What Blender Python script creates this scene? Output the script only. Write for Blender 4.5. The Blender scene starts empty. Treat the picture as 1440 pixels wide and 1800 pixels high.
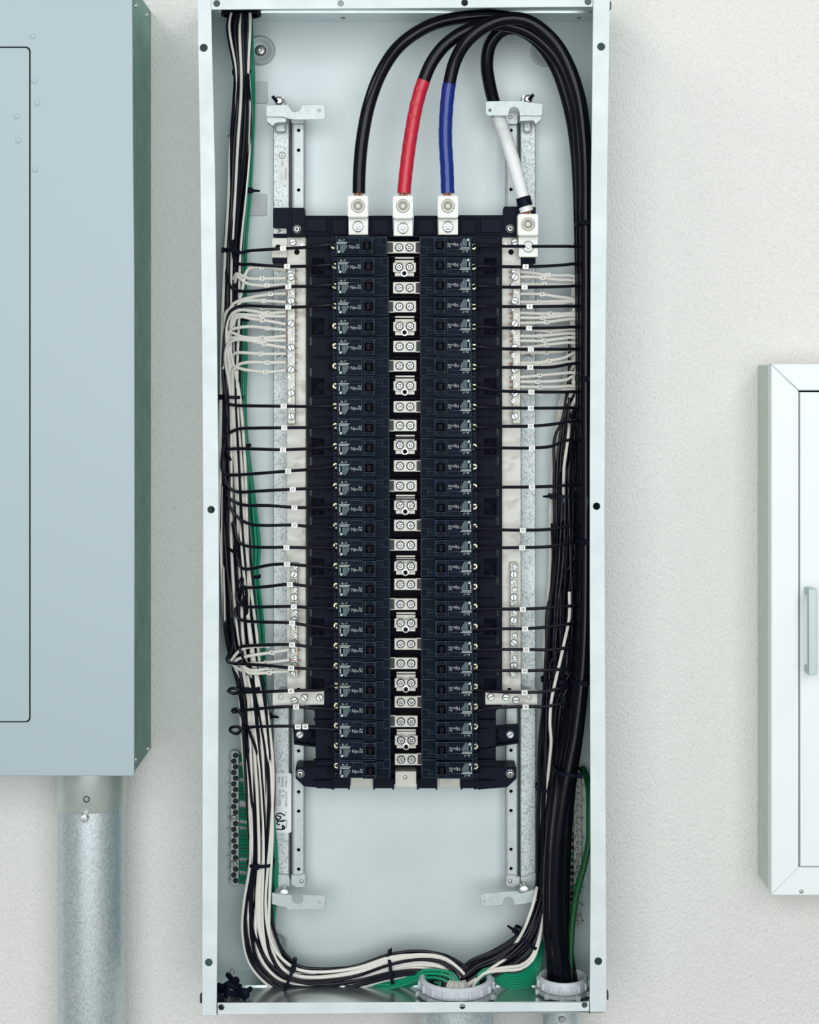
import bpy, bmesh, math, random
from mathutils import Vector, Matrix
from mathutils.geometry import delaunay_2d_cdt
random.seed(7)
R = math.radians
C = bpy.context.scene.collection
scene = bpy.context.scene

# ------------------------------------------------------------------ camera, light, exposure
CAMY = -2.212                     # camera distance from the wall (wall surface is y = 0)
FPX = 2930.0                      # focal length in pixels of the 1440 x 1800 frame
CX, CY = 715.0, 660.0             # where the line of sight square to the wall meets the frame
cd = bpy.data.cameras.new('camera'); cam = bpy.data.objects.new('camera', cd); C.objects.link(cam)
cam.location = (0, CAMY, 0); cam.rotation_euler = (R(90), 0, 0)
cd.sensor_fit = 'HORIZONTAL'; cd.sensor_width = 36.0; cd.lens = FPX * 36.0 / 1440
cd.shift_x = (720 - CX) / 1440; cd.shift_y = -(900 - CY) / 1440
cd.clip_start = 0.05
scene.camera = cam

w = bpy.data.worlds.new('world'); scene.world = w; w.use_nodes = True
bg = w.node_tree.nodes['Background']
bg.inputs[0].default_value = (0.93, 1.0, 0.98, 1); bg.inputs[1].default_value = 0.29

def area(name, loc, target, sx, sy, power, col=(1, 1, 1)):
    l = bpy.data.lights.new(name, 'AREA'); l.shape = 'RECTANGLE'; l.size = sx; l.size_y = sy
    l.energy = power; l.color = col
    o = bpy.data.objects.new(name, l); C.objects.link(o); o.location = loc
    d = Vector(target) - Vector(loc)
    o.rotation_euler = d.to_track_quat('-Z', 'Y').to_euler()
    return o
area('ceiling_light', (1.55, -0.95, 1.60), (0.5, 0, 0.0), 1.2, 0.3, 8, (1, 1, 0.98))
area('ceiling_light', (-1.35, -0.95, 1.45), (-0.4, 0, 0.0), 1.2, 0.3, 7, (1, 1, 0.98))
area('front_light', (0.0, -3.5, 0.25), (0, 0, -0.25), 3.8, 2.8, 114, (0.97, 1.0, 1.0))

scene.view_settings.view_transform = 'Standard'
scene.view_settings.look = 'None'
scene.view_settings.gamma = 1.0
scene.view_settings.use_curve_mapping = False
scene.view_settings.exposure = 0.0

# ------------------------------------------------------------------ materials
M = {}
def mat(key, col, rough=0.5, metal=0.0, var=None, bump=None, spec=0.5, stretch=None, col2=None, wave=None, coat=0.0):
    m = bpy.data.materials.new(key); m.use_nodes = True
    nt = m.node_tree; n = nt.nodes; L = nt.links
    b = n['Principled BSDF']
    b.inputs['Base Color'].default_value = (*col, 1)
    b.inputs['Roughness'].default_value = rough
    b.inputs['Metallic'].default_value = metal
    b.inputs['Specular IOR Level'].default_value = spec
    b.inputs['Coat Weight'].default_value = coat
    tc = n.new('ShaderNodeTexCoord'); mp = n.new('ShaderNodeMapping')
    L.new(tc.outputs['Object'], mp.inputs[0])
    if stretch: mp.inputs['Scale'].default_value = stretch
    if var:
        kind, sc, lo, hi = var
        if kind == 'noise':
            t = n.new('ShaderNodeTexNoise'); t.inputs['Scale'].default_value = sc; t.inputs['Detail'].default_value = 5
            out = t.outputs['Fac']
        else:
            t = n.new('ShaderNodeTexVoronoi'); t.inputs['Scale'].default_value = sc
            sp = n.new('ShaderNodeSeparateColor'); L.new(t.outputs['Color'], sp.inputs[0]); out = sp.outputs[0]
        L.new(mp.outputs[0], t.inputs['Vector'])
        r = n.new('ShaderNodeValToRGB')
        r.color_ramp.elements[0].position = lo; r.color_ramp.elements[1].position = hi
        r.color_ramp.elements[0].color = (*(col2 or tuple(c * 0.7 for c in col)), 1)
        r.color_ramp.elements[1].color = (*col, 1)
        L.new(out, r.inputs[0]); L.new(r.outputs[0], b.inputs['Base Color'])
    if bump:
        sc, st, dist = bump
        t = n.new('ShaderNodeTexNoise'); t.inputs['Scale'].default_value = sc; t.inputs['Detail'].default_value = 3
        L.new(mp.outputs[0], t.inputs['Vector'])
        bp = n.new('ShaderNodeBump'); bp.inputs['Strength'].default_value = st; bp.inputs['Distance'].default_value = dist
        L.new(t.outputs['Fac'], bp.inputs['Height']); L.new(bp.outputs[0], b.inputs['Normal'])
    if wave:                                   # wrapped tape: ridges along the tube's own uv length
        sc, st, dist = wave
        mp2 = n.new('ShaderNodeMapping'); L.new(tc.outputs['UV'], mp2.inputs[0])
        t = n.new('ShaderNodeTexWave'); t.bands_direction = 'DIAGONAL'; t.wave_profile = 'SAW'; t.inputs['Scale'].default_value = sc
        t.inputs['Distortion'].default_value = 0.6
        L.new(mp2.outputs[0], t.inputs['Vector'])
        bp = n.new('ShaderNodeBump'); bp.inputs['Strength'].default_value = st; bp.inputs['Distance'].default_value = dist
        L.new(t.outputs['Fac'], bp.inputs['Height']); L.new(bp.outputs[0], b.inputs['Normal'])
    M[key] = m
    return m
mat('wall_paint', (0.795, 0.785, 0.755), 0.6, bump=(330, 1.0, 0.0030), stretch=(1, 1, 0.6), spec=0.3)
mat('back_metal', (0.62, 0.685, 0.70), 0.58, 0.45, var=('noise', 9, 0.3, 0.7), col2=(0.555, 0.62, 0.635), bump=(500, 0.05, 0.001), spec=0.3)
mat('lip_metal', (0.70, 0.76, 0.775), 0.6, 0.1, var=('noise', 30, 0.35, 0.65), col2=(0.63, 0.69, 0.705), spec=0.3)
mat('end_metal', (0.68, 0.74, 0.74), 0.24, 0.9, var=('noise', 14, 0.3, 0.7), col2=(0.60, 0.66, 0.665))
mat('shaded_side_metal', (0.19, 0.36, 0.345), 0.42, 0.8)  # panel side walls: gutter dimness mixed in as a darkened teal colour
mat('grey_paint', (0.37, 0.455, 0.495), 0.42, 0.0, bump=(700, 0.05, 0.001), spec=0.5)
mat('shaded_side_paint', (0.20, 0.38, 0.33), 0.5, 0.2, var=('noise', 25, 0.35, 0.7), col2=(0.135, 0.275, 0.235))  # grey cabinet's side face: its shade is put into this darker teal
mat('white_paint', (0.82, 0.86, 0.865), 0.45)
mat('white_paint_shaded', (0.60, 0.64, 0.57), 0.5)  # shaded copy of the white paint, for the wall cabinet's sides
mat('galvanized', (0.54, 0.59, 0.60), 0.5, 0.45, var=('noise', 180, 0.3, 0.7), col2=(0.46, 0.51, 0.515))
mat('galvanized_speckled', (0.62, 0.665, 0.67), 0.5, 0.35, var=('noise', 420, 0.38, 0.52), col2=(0.36, 0.42, 0.42))
mat('pipe_metal', (0.66, 0.72, 0.745), 0.36, 0.62, var=('noise', 420, 0.34, 0.60), col2=(0.47, 0.53, 0.55), stretch=(1, 1, 0.6))
mat('collar_metal', (0.66, 0.69, 0.66), 0.33, 0.62, var=('noise', 40, 0.3, 0.7), col2=(0.56, 0.60, 0.575))
mat('zinc_plate', (0.62, 0.61, 0.575), 0.5, 0.2, var=('noise', 45, 0.33, 0.50), col2=(0.44, 0.42, 0.375), stretch=(1, 1, 1.6), spec=0.3)
mat('tin_plate', (0.545, 0.54, 0.495), 0.45, 0.3, var=('noise', 60, 0.3, 0.65), col2=(0.46, 0.45, 0.405), spec=0.3)
mat('lug_metal', (0.62, 0.63, 0.595), 0.42, 0.3, spec=0.3)
mat('steel', (0.50, 0.52, 0.515), 0.34, 0.85)
mat('dark_steel', (0.045, 0.050, 0.050), 0.55, 0.3)
mat('socket_olive', (0.24, 0.25, 0.21), 0.45, 0.5)
mat('groove_grey', (0.16, 0.18, 0.18), 0.5, 0.5)
mat('brass', (0.66, 0.62, 0.40), 0.35, 0.6)
mat('copper', (0.52, 0.26, 0.16), 0.4, 0.6)
mat('void', (0.008, 0.010, 0.012), 0.8, spec=0.1)
mat('black_plastic', (0.0055, 0.0078, 0.017), 0.5, spec=0.07)
mat('breaker_black', (0.0035, 0.0062, 0.0160), 0.5, spec=0.06)
mat('breaker_edge_highlight', (0.050, 0.085, 0.115), 0.4, spec=0.4)  # painted highlight: lighter colour on the bevelled breaker edges
mat('handle_black', (0.003, 0.004, 0.008), 0.4, spec=0.08)
mat('print_white', (0.46, 0.53, 0.53), 0.6)
mat('print_mid', (0.36, 0.42, 0.43), 0.6)
mat('print_dim', (0.19, 0.28, 0.30), 0.6)
mat('ink', (0.015, 0.018, 0.025), 0.6)
mat('wire_black', (0.0045, 0.0055, 0.011), 0.30, spec=0.22)
mat('wire_white', (0.74, 0.72, 0.67), 0.38)
mat('wire_green', (0.0, 0.25, 0.13), 0.36)
mat('wire_dark_green', (0.004, 0.10, 0.025), 0.4)
mat('cable_black', (0.003, 0.003, 0.007), 0.20, spec=0.25, bump=(60, 0.12, 0.002))
mat('tape_red', (0.52, 0.012, 0.035), 0.28)
mat('tape_blue', (0.006, 0.022, 0.21), 0.22)
mat('tape_white', (0.80, 0.82, 0.82), 0.36)
mat('bushing_grey', (0.56, 0.59, 0.63), 0.42)
mat('label_white', (0.82, 0.85, 0.86), 0.5)
mat('label_clear', (0.70, 0.73, 0.72), 0.4)
mat('pad_grey', (0.50, 0.545, 0.565), 0.6)
mat('tag_white', (0.84, 0.85, 0.83), 0.5)
mat('handle_metal', (0.42, 0.50, 0.49), 0.4, 0.5)

# ------------------------------------------------------------------ helpers
def kk(Y): return (Y - CAMY) / FPX                 # metres per photo pixel at depth Y
def P(px, py, Y): return Vector(((px - CX) * kk(Y), Y, -(py - CY) * kk(Y)))
def PX(px, Y): return (px - CX) * kk(Y)
def PZ(py, Y): return -(py - CY) * kk(Y)

class MB:
    def __init__(s): s.v = []; s.f = []; s.m = []; s.uv = None
    def add(s, vs, fs, mi=0):
        o = len(s.v); s.v += [tuple(q) for q in vs]
        for f in fs: s.f.append(tuple(i + o for i in f)); s.m.append(mi)
        return s
    def box(s, x0, x1, y0, y1, z0, z1, mi=0):
        vs = [(x, y, z) for x in (x0, x1) for y in (y0, y1) for z in (z0, z1)]
        return s.add(vs, [(0, 1, 3, 2), (4, 6, 7, 5), (0, 4, 5, 1), (2, 3, 7, 6), (0, 2, 6, 4), (1, 5, 7, 3)], mi)
    def pbox(s, px0, px1, py0, py1, Y0, Y1, mi=0):       # front face at depth Y0 covers this photo rectangle
        return s.box(PX(px0, Y0), PX(px1, Y0), Y0, Y1, PZ(py1, Y0), PZ(py0, Y0), mi)
    def plate(s, outline, Y0, Y1, holes=(), mi=0):       # outline/holes: lists of (x, z) metres
        loops = [list(outline)] + [list(h) for h in holes]
        pts = []; ed = []
        for lp in loops:
            b = len(pts); n = len(lp); pts += [Vector((p[0], p[1])) for p in lp]
            ed += [(b + i, b + (i + 1) % n) for i in range(n)]
        vo, eo, fo = delaunay_2d_cdt(pts, ed, [], 1, 1e-7)[:3]
        def inside(q, lp):
            c = False; n = len(lp)
            for i in range(n):
                a = lp[i]; d = lp[(i + 1) % n]
                if (a[1] > q[1]) != (d[1] > q[1]) and q[0] < (d[0] - a[0]) * (q[1] - a[1]) / (d[1] - a[1]) + a[0]: c = not c
            return c
        tri = []
        for f in fo:
            q = (sum(vo[i][0] for i in f) / len(f), sum(vo[i][1] for i in f) / len(f))
            if inside(q, loops[0]) and not any(inside(q, h) for h in loops[1:]): tri.append(f)
        n = len(vo)
        vs = [(p[0], Y0, p[1]) for p in vo] + [(p[0], Y1, p[1]) for p in vo]
        fs = [tuple(f) for f in tri] + [tuple(i + n for i in reversed(f)) for f in tri]
        cnt = {}
        for f in tri:
            for i in range(len(f)):
                a, b2 = f[i], f[(i + 1) % len(f)]
                cnt.setdefault((min(a, b2), max(a, b2)), []).append((a, b2))
        for e, l in cnt.items():
            if len(l) == 1: a, b2 = l[0]; fs.append((b2, a, a + n, b2 + n))
        return s.add(vs, fs, mi)
    def pplate(s, outline, Y0, Y1, holes=(), mi=0):      # outline in photo pixels, holes (cx, cy, r) or loops in pixels
        hs = []
        for h in holes:
            if len(h) == 3 and not hasattr(h[0], '__len__'): h = circ(h[0], h[1], h[2])
            hs.append([(PX(a, Y0), PZ(b, Y0)) for a, b in h])
        return s.plate([(PX(a, Y0), PZ(b, Y0)) for a, b in outline], Y0, Y1, hs, mi)
    def lathe(s, prof, center=(0, 0, 0), axis='Y', n=16, mi=0):   # prof: (radius, height toward camera for axis Y / up for Z)
        vs = []; fs = []
        cx, cy, cz = center
        for r, h in prof:
            for i in range(n):
                a = 2 * math.pi * i / n
                if axis == 'Y': vs.append((cx + r * math.cos(a), cy - h, cz + r * math.sin(a)))
                else: vs.append((cx + r * math.cos(a), cy + r * math.sin(a), cz + h))
        for k in range(len(prof) - 1):
            for i in range(n):
                j = (i + 1) % n
                fs.append((k * n + i, k * n + j, (k + 1) * n + j, (k + 1) * n + i))
        fs.append(tuple(range(n))); fs.append(tuple(range((len(prof) - 1) * n, len(prof) * n)))
        return s.add(vs, fs, mi)
    def tube(s, pts, r, n=8, mi=0, uv=False, helix=None):
        pts = [Vector(p) for p in pts]
        T = []
        for i in range(len(pts)):
            d = pts[min(i + 1, len(pts) - 1)] - pts[max(i - 1, 0)]
            T.append(d.normalized() if d.length > 1e-9 else Vector((0, 0, 1)))
        up = Vector((0, 1, 0)) if abs(T[0].y) < 0.9 else Vector((1, 0, 0))
        N = (up - T[0] * up.dot(T[0])).normalized()
        vs = []; fs = []; le = 0; lens = []
        for i, p in enumerate(pts):
            if i:
                N = (N - T[i] * N.dot(T[i]));
                N = N.normalized() if N.length > 1e-6 else T[i].orthogonal().normalized()
                le += (p - pts[i - 1]).length
            lens.append(le)
            B = T[i].cross(N)
            rr = r[i] if hasattr(r, '__len__') else r
            for j in range(n):
                a = 2 * math.pi * j / n
                hx = 1 + (((le / helix[0] + j / n) % 1) * helix[1] if helix else 0)
                vs.append(p + (N * math.cos(a) + B * math.sin(a)) * rr * hx)
        for i in range(len(pts) - 1):
            for j in range(n):
                k = (j + 1) % n
                fs.append((i * n + j, i * n + k, (i + 1) * n + k, (i + 1) * n + j))
        fs.append(tuple(reversed(range(n)))); fs.append(tuple(range((len(pts) - 1) * n, len(pts) * n)))
        if uv: s.uv = [(lens[i // n] * 10, (i % n) / n * 0.3) for i in range(len(vs))]
        return s.add(vs, fs, mi)
    def mesh(s, name, mats, bevel=0, org=(0, 0, 0), seg=1, flat=False, edge_mi=-1):
        me = bpy.data.meshes.new(name)
        me.from_pydata([(a[0] - org[0], a[1] - org[1], a[2] - org[2]) for a in s.v], [], s.f)
        if not isinstance(mats, (list, tuple)): mats = [mats]
        for k in mats: me.materials.append(M[k])
        if len(mats) > 1: me.polygons.foreach_set('material_index', s.m)
        if s.uv:
            ul = me.uv_layers.new(name='UVMap')
            for lp in me.loops: ul.data[lp.index].uv = s.uv[lp.vertex_index]
        bm = bmesh.new(); bm.from_mesh(me)
        bmesh.ops.recalc_face_normals(bm, faces=bm.faces)
        if bevel:
            es = [e for e in bm.edges if len(e.link_faces) == 2 and e.calc_face_angle(0) > 0.5]
            bmesh.ops.bevel(bm, geom=es, offset=bevel, segments=seg, affect='EDGES', clamp_overlap=True, material=edge_mi)
        bm.to_mesh(me); bm.free()
        if not flat:
            me.polygons.foreach_set('use_smooth', [True] * len(me.polygons))
            me.set_sharp_from_angle(angle=R(38))
        me.update()
        return me

def circ(cx, cy, r, n=16): return [(cx + r * math.cos(2 * math.pi * i / n), cy + r * math.sin(2 * math.pi * i / n)) for i in range(n)]
def rrect(x0, y0, x1, y1, r, n=4):
    o = []
    for cx, cy, a0 in ((x1 - r, y1 - r, 0), (x0 + r, y1 - r, 90), (x0 + r, y0 + r, 180), (x1 - r, y0 + r, 270)):
        for i in range(n + 1):
            a = R(a0 + 90 * i / n); o.append((cx + r * math.cos(a), cy + r * math.sin(a)))
    return o

ORG = {}
def tag(o, label=None, cat=None, group=None, kind=None):
    if label: o['label'] = label
    if cat: o['category'] = cat
    if group: o['group'] = group
    if kind: o['kind'] = kind
    return o
def thing(name, label, cat, loc, group=None):
    o = bpy.data.objects.new(name, None); C.objects.link(o); o.location = loc; o.empty_display_size = 0.02
    ORG[o.name] = Vector(loc)
    return tag(o, label, cat, group)
def obj(name, me, parent=None, loc=None, rot=None):
    """link a mesh object; loc is a world position (mesh local to it) or None (mesh in world coordinates minus its parent's origin)"""
    o = bpy.data.objects.new(name, me); C.objects.link(o)
    po = ORG.get(parent.name, Vector((0, 0, 0))) if parent else Vector((0, 0, 0))
    if parent: o.parent = parent
    if loc is not None: o.location = Vector(loc) - po; ORG[o.name] = Vector(loc)
    else: ORG[o.name] = po
    if rot: o.rotation_euler = rot
    return o
def part(name, mb, mats, parent, bevel=0, label=None, seg=1, flat=False):
    po = ORG.get(parent.name, Vector((0, 0, 0)))
    o = obj(name, mb.mesh(name, mats, bevel, po, seg, flat), parent)
    if label: o['label'] = label
    return o
def solo(name, mb, mats, label, cat, group=None, bevel=0, kind=None, org=None):
    org = Vector(org) if org is not None else Vector((0, 0, 0))
    o = obj(name, mb.mesh(name, mats, bevel, org), None, org)
    return tag(o, label, cat, group, kind)

def spline(pts, step=0.006):
    """Catmull-Rom (centripetal-ish) through 3-D points, resampled"""
    pts = [Vector(p) for p in pts]
    q = [pts[0] * 2 - pts[1]] + pts + [pts[-1] * 2 - pts[-2]]
    out = []
    for i in range(1, len(q) - 2):
        p0, p1, p2, p3 = q[i - 1], q[i], q[i + 1], q[i + 2]
        t0 = 0; t1 = max((p1 - p0).length, 1e-5) ** .5; t2 = t1 + max((p2 - p1).length, 1e-5) ** .5; t3 = t2 + max((p3 - p2).length, 1e-5) ** .5
        n = max(2, int((p2 - p1).length / step))
        for k in range(n):
            t = t1 + (t2 - t1) * k / n
            A1 = p0 * ((t1 - t) / (t1 - t0)) + p1 * ((t - t0) / (t1 - t0))
            A2 = p1 * ((t2 - t) / (t2 - t1)) + p2 * ((t - t1) / (t2 - t1))
            A3 = p2 * ((t3 - t) / (t3 - t2)) + p3 * ((t - t2) / (t3 - t2))
            B1 = A1 * ((t2 - t) / (t2 - t0)) + A2 * ((t - t0) / (t2 - t0))
            B2 = A2 * ((t3 - t) / (t3 - t1)) + A3 * ((t - t1) / (t3 - t1))
            out.append(B1 * ((t2 - t) / (t2 - t1)) + B2 * ((t - t1) / (t2 - t1)))
    out.append(pts[-1])
    return out

_txt = {}
def text_mesh(body, size, res=1):
    key = (body, round(size, 5))
    if key in _txt: return _txt[key]
    cu = bpy.data.curves.new('print', 'FONT'); cu.body = body; cu.size = size
    cu.align_x = 'CENTER'; cu.align_y = 'CENTER'; cu.resolution_u = res; cu.fill_mode = 'FRONT'
    o = bpy.data.objects.new('print', cu); C.objects.link(o)
    dg = bpy.context.evaluated_depsgraph_get()
    me = bpy.data.meshes.new_from_object(o.evaluated_get(dg))
    vs = [v.co.copy() for v in me.vertices]; fs = [tuple(p.vertices) for p in me.polygons]
    bpy.data.objects.remove(o); bpy.data.curves.remove(cu); bpy.data.meshes.remove(me)
    _txt[key] = (vs, fs)
    return vs, fs
def add_text(mb, body, size, cx, Y, cz, rot=0, mi=0, sx=1.0):
    vs, fs = text_mesh(body, size)
    c, s_ = math.cos(R(rot)), math.sin(R(rot))
    mb.add([(cx + (v.x * sx) * c - v.y * s_, Y, cz + (v.x * sx) * s_ + v.y * c) for v in vs], fs, mi)

ORD = ['top', 'second', 'third', 'fourth', 'fifth', 'sixth', 'seventh', 'eighth', 'ninth', 'tenth', 'eleventh', 'twelfth', 'thirteenth',
       'fourteenth', 'fifteenth', 'sixteenth', 'seventeenth', 'eighteenth', 'nineteenth', 'twentieth', 'twenty-first', 'twenty-second',
       'twenty-third', 'twenty-fourth', 'twenty-fifth', 'twenty-sixth', 'bottom']

def nth(n):
    t = ['first', 'second', 'third', 'fourth', 'fifth', 'sixth', 'seventh', 'eighth', 'ninth', 'tenth', 'eleventh', 'twelfth', 'thirteenth', 'fourteenth', 'fifteenth', 'sixteenth', 'seventeenth', 'eighteenth', 'nineteenth']
    if n <= 19: return t[n - 1]
    tens = {2: ('twentieth', 'twenty-'), 3: ('thirtieth', 'thirty-'), 4: ('fortieth', 'forty-')}[n // 10]
    return tens[0] if n % 10 == 0 else tens[1] + t[n % 10 - 1]
# ------------------------------------------------------------------ shared small meshes (local, facing -Y)
def pan_screw(r, h, slot=True, ph=False, mats='steel', n=16):
    mb = MB()
    if slot and not ph:
        mb.lathe([(r * 1.2, 0), (r * 1.2, .0003)], n=n, mi=1)  # dark ring and slot floor: gap shading put into the colour
        mb.lathe([(r, 0), (r, h * .5), (r * .92, h * .7)], n=n, mi=1)
        g = r * .17
        for sgn in (1, -1):          # two half domes leave a real slot
            base = math.radians(35)
            out = []
            for i in range(9):
                a = math.pi * i / 8
                x, z = r * .9 * math.cos(a), r * .9 * math.sin(a)
                z = max(z, g)
                out.append((x, z * sgn))
            ca, sa = math.cos(base), math.sin(base)
            o2 = [(x * ca - z * sa, x * sa + z * ca) for x, z in out]
            # drop duplicates
            o3 = []
            for q in o2:
                if not o3 or (abs(q[0] - o3[-1][0]) + abs(q[1] - o3[-1][1])) > 1e-7: o3.append(q)
            mb.plate(o3, -h * 1.25, -h * .7)
    else:                            # drive recess: a pit in the middle of the head
        mb.lathe([(r * 1.18, 0), (r * 1.18, .0003)], n=n, mi=1)  # same dark ring, shading round the head painted in
        mb.lathe([(r, 0), (r, h * .7), (r * .75, h), (r * .42, h * 1.05), (r * .34, h * .35), (0.0001, h * .3)], n=n)
    return mb
def hex_screw(r, h):
    mb = MB()
    mb.lathe([(r * 1.28, 0), (r * 1.28, h * .28), (r * 1.05, h * .36)], n=18)
    mb.lathe([(r, h * .3), (r, h * .9), (r * .86, h)], n=6)
    return mb
SCR = {}
SCR['slot_big'] = pan_screw(.0042, .0022).mesh('screw', ['steel', 'groove_grey'])
SCR['slot_small'] = pan_screw(.0030, .0016).mesh('screw', ['steel', 'groove_grey'])
SCR['slot_dark'] = pan_screw(.0030, .0018).mesh('screw', ['dark_steel', 'void'])
SCR['pit'] = pan_screw(.0042, .0025, ph=True).mesh('screw', ['steel', 'dark_steel'])
SCR['tiny'] = pan_screw(.0022, .0014, ph=True, n=10).mesh('screw', ['steel', 'dark_steel'])
def tab_screw():
    mb = MB()
    mb.lathe([(.0054, 0), (.0054, .0006)], n=18, mi=1)
    mb.lathe([(.0044, .0004), (.0044, .0018), (.0040, .0024), (.0028, .0024), (.0027, .0007)], n=6, mi=0)
    mb.lathe([(.0029, .0004), (.0029, .0008)], n=8, mi=1)
    mb.box(-.00035, .00035, -.0012, 0, -.0022, .0022, 0)
    mb.box(-.0022, .0022, -.0012, 0, -.00035, .00035, 0)
    return mb
SCR['tab'] = tab_screw().mesh('screw', ['steel', 'dark_steel'])
def term_screw():
    mb = MB()
    mb.lathe([(.0040, 0), (.0040, .0018), (.0034, .0024), (.0020, .0024), (.0017, .0008)], n=14)
    mb.lathe([(.0019, .0004), (.0019, .0012)], n=10, mi=1)
    mb.box(-.0045, .0, -.0027, 0, -.0006, .0006, 1)
    return mb
SCR['brass'] = term_screw().mesh('terminal_screw', ['brass', 'dark_steel'])
def ringed():
    mb = MB()
    mb.lathe([(.0056, 0), (.0056, .001), (.0045, .0018), (.0038, .0008), (.0032, .0008), (.0030, .0026), (.0018, .0028), (.0015, .0012), (.0001, .001)], n=18)
    mb.lathe([(.0046, .0002), (.0046, .00095), (.0030, .00095)], n=18, mi=1)
    mb.lathe([(.0015, .0010), (.0015, .0014)], n=8, mi=1)
    return mb
SCR['ringed'] = ringed().mesh('screw', ['steel', 'dark_steel'])
def put(kind, px, py, Y, parent, name='screw', rot=0):
    return obj(name, SCR[kind], parent, P(px, py, Y), (0, R(rot), 0))

# ------------------------------------------------------------------ the wall
mb = MB(); mb.box(-2.2, 2.2, 0.0, 0.12, -1.6, 1.8)
tag(obj('wall_back', mb.mesh('wall_back', 'wall_paint')), kind='structure')

# ------------------------------------------------------------------ panel enclosure (open box without its cover)
FY = -0.146; BY = -0.006
enc = thing('panel_enclosure', 'tall open galvanized steel panel box holding the breakers, its cover removed', 'electrical box', P(710, 1782, FY) - Vector((0, FY, 0)))
LO = [(346, -30), (347, 0), (352, 300), (356, 700), (357, 900), (356, 1400), (355, 1785)]     # outer edge of left lip
LI = [(370, -30), (371, 0), (378, 300), (384, 800), (385, 1060), (383, 1540), (381, 1785)]     # inner edge
RO = [(1073, -30), (1072.5, 0), (1068, 300), (1064, 700), (1063, 900), (1065.5, 1540), (1067, 1779)]
RI = [(1043, -30), (1043, 0), (1039.5, 300), (1037, 800), (1037, 1060), (1038.5, 1540), (1036.5, 1779)]
def lip(name, outer, inner, holes, Y0=FY, th=0.0018):
    mb = MB(); mb.pplate(outer + inner[::-1], Y0, Y0 + th, holes)
    return part(name, mb, 'lip_metal', enc, bevel=0.0005)
lip('front_lip', LO, LI, [(358, 84, 7), (371, 896, 6.5), (367, 1692, 6.8)])
lip('front_lip', RO, RI, [(1057, 82, 7), (1049, 890, 6.5), (1052, 1690, 6.8)])
lip('front_lip', [(371, -12), (1043, -16)], [(371.5, 17), (1042, 12)], [(381, 6, 6), (599, 6, 5.5), (817, 4.5, 6), (1034, 3, 6)], FY + .0005)
lip('front_lip', [(382, 1763), (1037, 1761)], [(382, 1784), (1037, 1777.5)], [(389, 1771, 5.5), (813, 1769.5, 5), (1028, 1767, 5.2)], FY + .0005)
# return folds of the side lips and the side walls themselves
def side_wall(outer, sgn):
    mb = MB(); n = len(outer)
    vs = []
    for (a, b) in outer:
        p = P(a, b, FY)
        vs += [(p.x, FY + .0016, p.z), (p.x, -.001, p.z), (p.x + sgn * .0018, FY + .0016, p.z), (p.x + sgn * .0018, -.001, p.z)]
    fs = []
    for i in range(n - 1):
        a, b = 4 * i, 4 * i + 4
        fs += [(a, b, b + 1, a + 1), (a + 2, a + 3, b + 3, b + 2), (a, a + 2, b + 2, b), (a + 1, b + 1, b + 3, a + 3)]
    fs += [(0, 1, 3, 2), (4 * n - 4, 4 * n - 2, 4 * n - 1, 4 * n - 3)]
    mb.add(vs, fs); return mb
part('side_wall', side_wall(LO, 1), 'shaded_side_metal', enc)
part('side_wall', side_wall(RO, -1), 'shaded_side_metal', enc)
ZT = PZ(-8, FY); ZB = PZ(1782, FY); XL = PX(357, FY); XR = PX(1063, FY)
XLt = PX(349, FY); XRt = PX(1071, FY)
BUSH = [(802, -.087, .0475), (990, -.083, .0315)]       # conduit openings in the bottom: photo x, depth, radius
mb = MB(); mb.plate([(XLt, 0), (XRt, 0), (XRt, 0), (XLt, 0)][:0] or [(XLt, ZB - .001), (XRt, ZB - .001), (XRt, ZT + .001), (XLt, ZT + .001)], BY, BY + .0035)
back = part('back_panel', mb, 'back_metal', enc)
mb = MB(); mb.box(XL, XR, FY + .002, BY, ZB, ZB + .0016); part('end_wall', mb, 'end_metal', enc)
mb = MB(); mb.box(XLt, XRt, FY + .002, BY, ZT - .0016, ZT); part('end_wall', mb, 'end_metal', enc)
mb = MB(); mb.box(XL + .004, XR - .004, -.058, BY, ZB + .0016, ZB + .0032); part('end_flange', mb, 'end_metal', enc)
mb = MB(); mb.box(XLt + .004, XRt - .004, -.06, BY, ZT - .0032, ZT - .0016); part('end_flange', mb, 'end_metal', enc)
# corner seams of the side lips
for a, b in ((382.0, 1), (1036.8, -1)):
    mb = MB(); mb.pbox(a - .6, a + .6, 1762, 1783, FY - .0003, FY + .001); part('corner_seam', mb, 'dark_steel', enc)
for px, py, Y in ((408, 1709, -.012),):
    obj('screw', SCR['tiny'], enc, P(px, py, Y))
for px, py in ((603, 36), (812, 37), (1018, 33)):       # screws driven through the top end, seen from below
    o = obj('screw', SCR['tiny'], enc, (PX(px, -.03), -.03, ZT - .0034), (R(90), 0, 0))
# stamped mounting bosses with wall screws
for i, (px, py) in enumerate(((458, 89), (959, 91), (486, 1655), (941, 1655))):
    mb = MB(); r = 25 * kk(BY) if i < 2 else 20 * kk(BY)
    mb.lathe([(r * 1.08, 0), (r, .0035), (r * .90, .0052), (r * .80, .0048), (r * .62, .0016), (r * .4, .0008), (r * .3, .0006)], n=36)
    bo = part('mounting_boss', MB().add([Vector(q) + P(px, py, BY) for q in mb.v], mb.f), 'back_metal', enc)
    if i < 2:
        obj('boss_screw', pan_screw(.0065, .004, ph=True).mesh('boss_screw', ['steel', 'dark_steel']), bo, P(px, py, BY - .001))
for px, py in ((404, 239), (418, 566)):
    mb = MB(); mb.lathe([(.0022, 0), (.0022, .0004)], center=P(px, py, BY)); part('small_hole', mb, 'void', enc)
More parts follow.
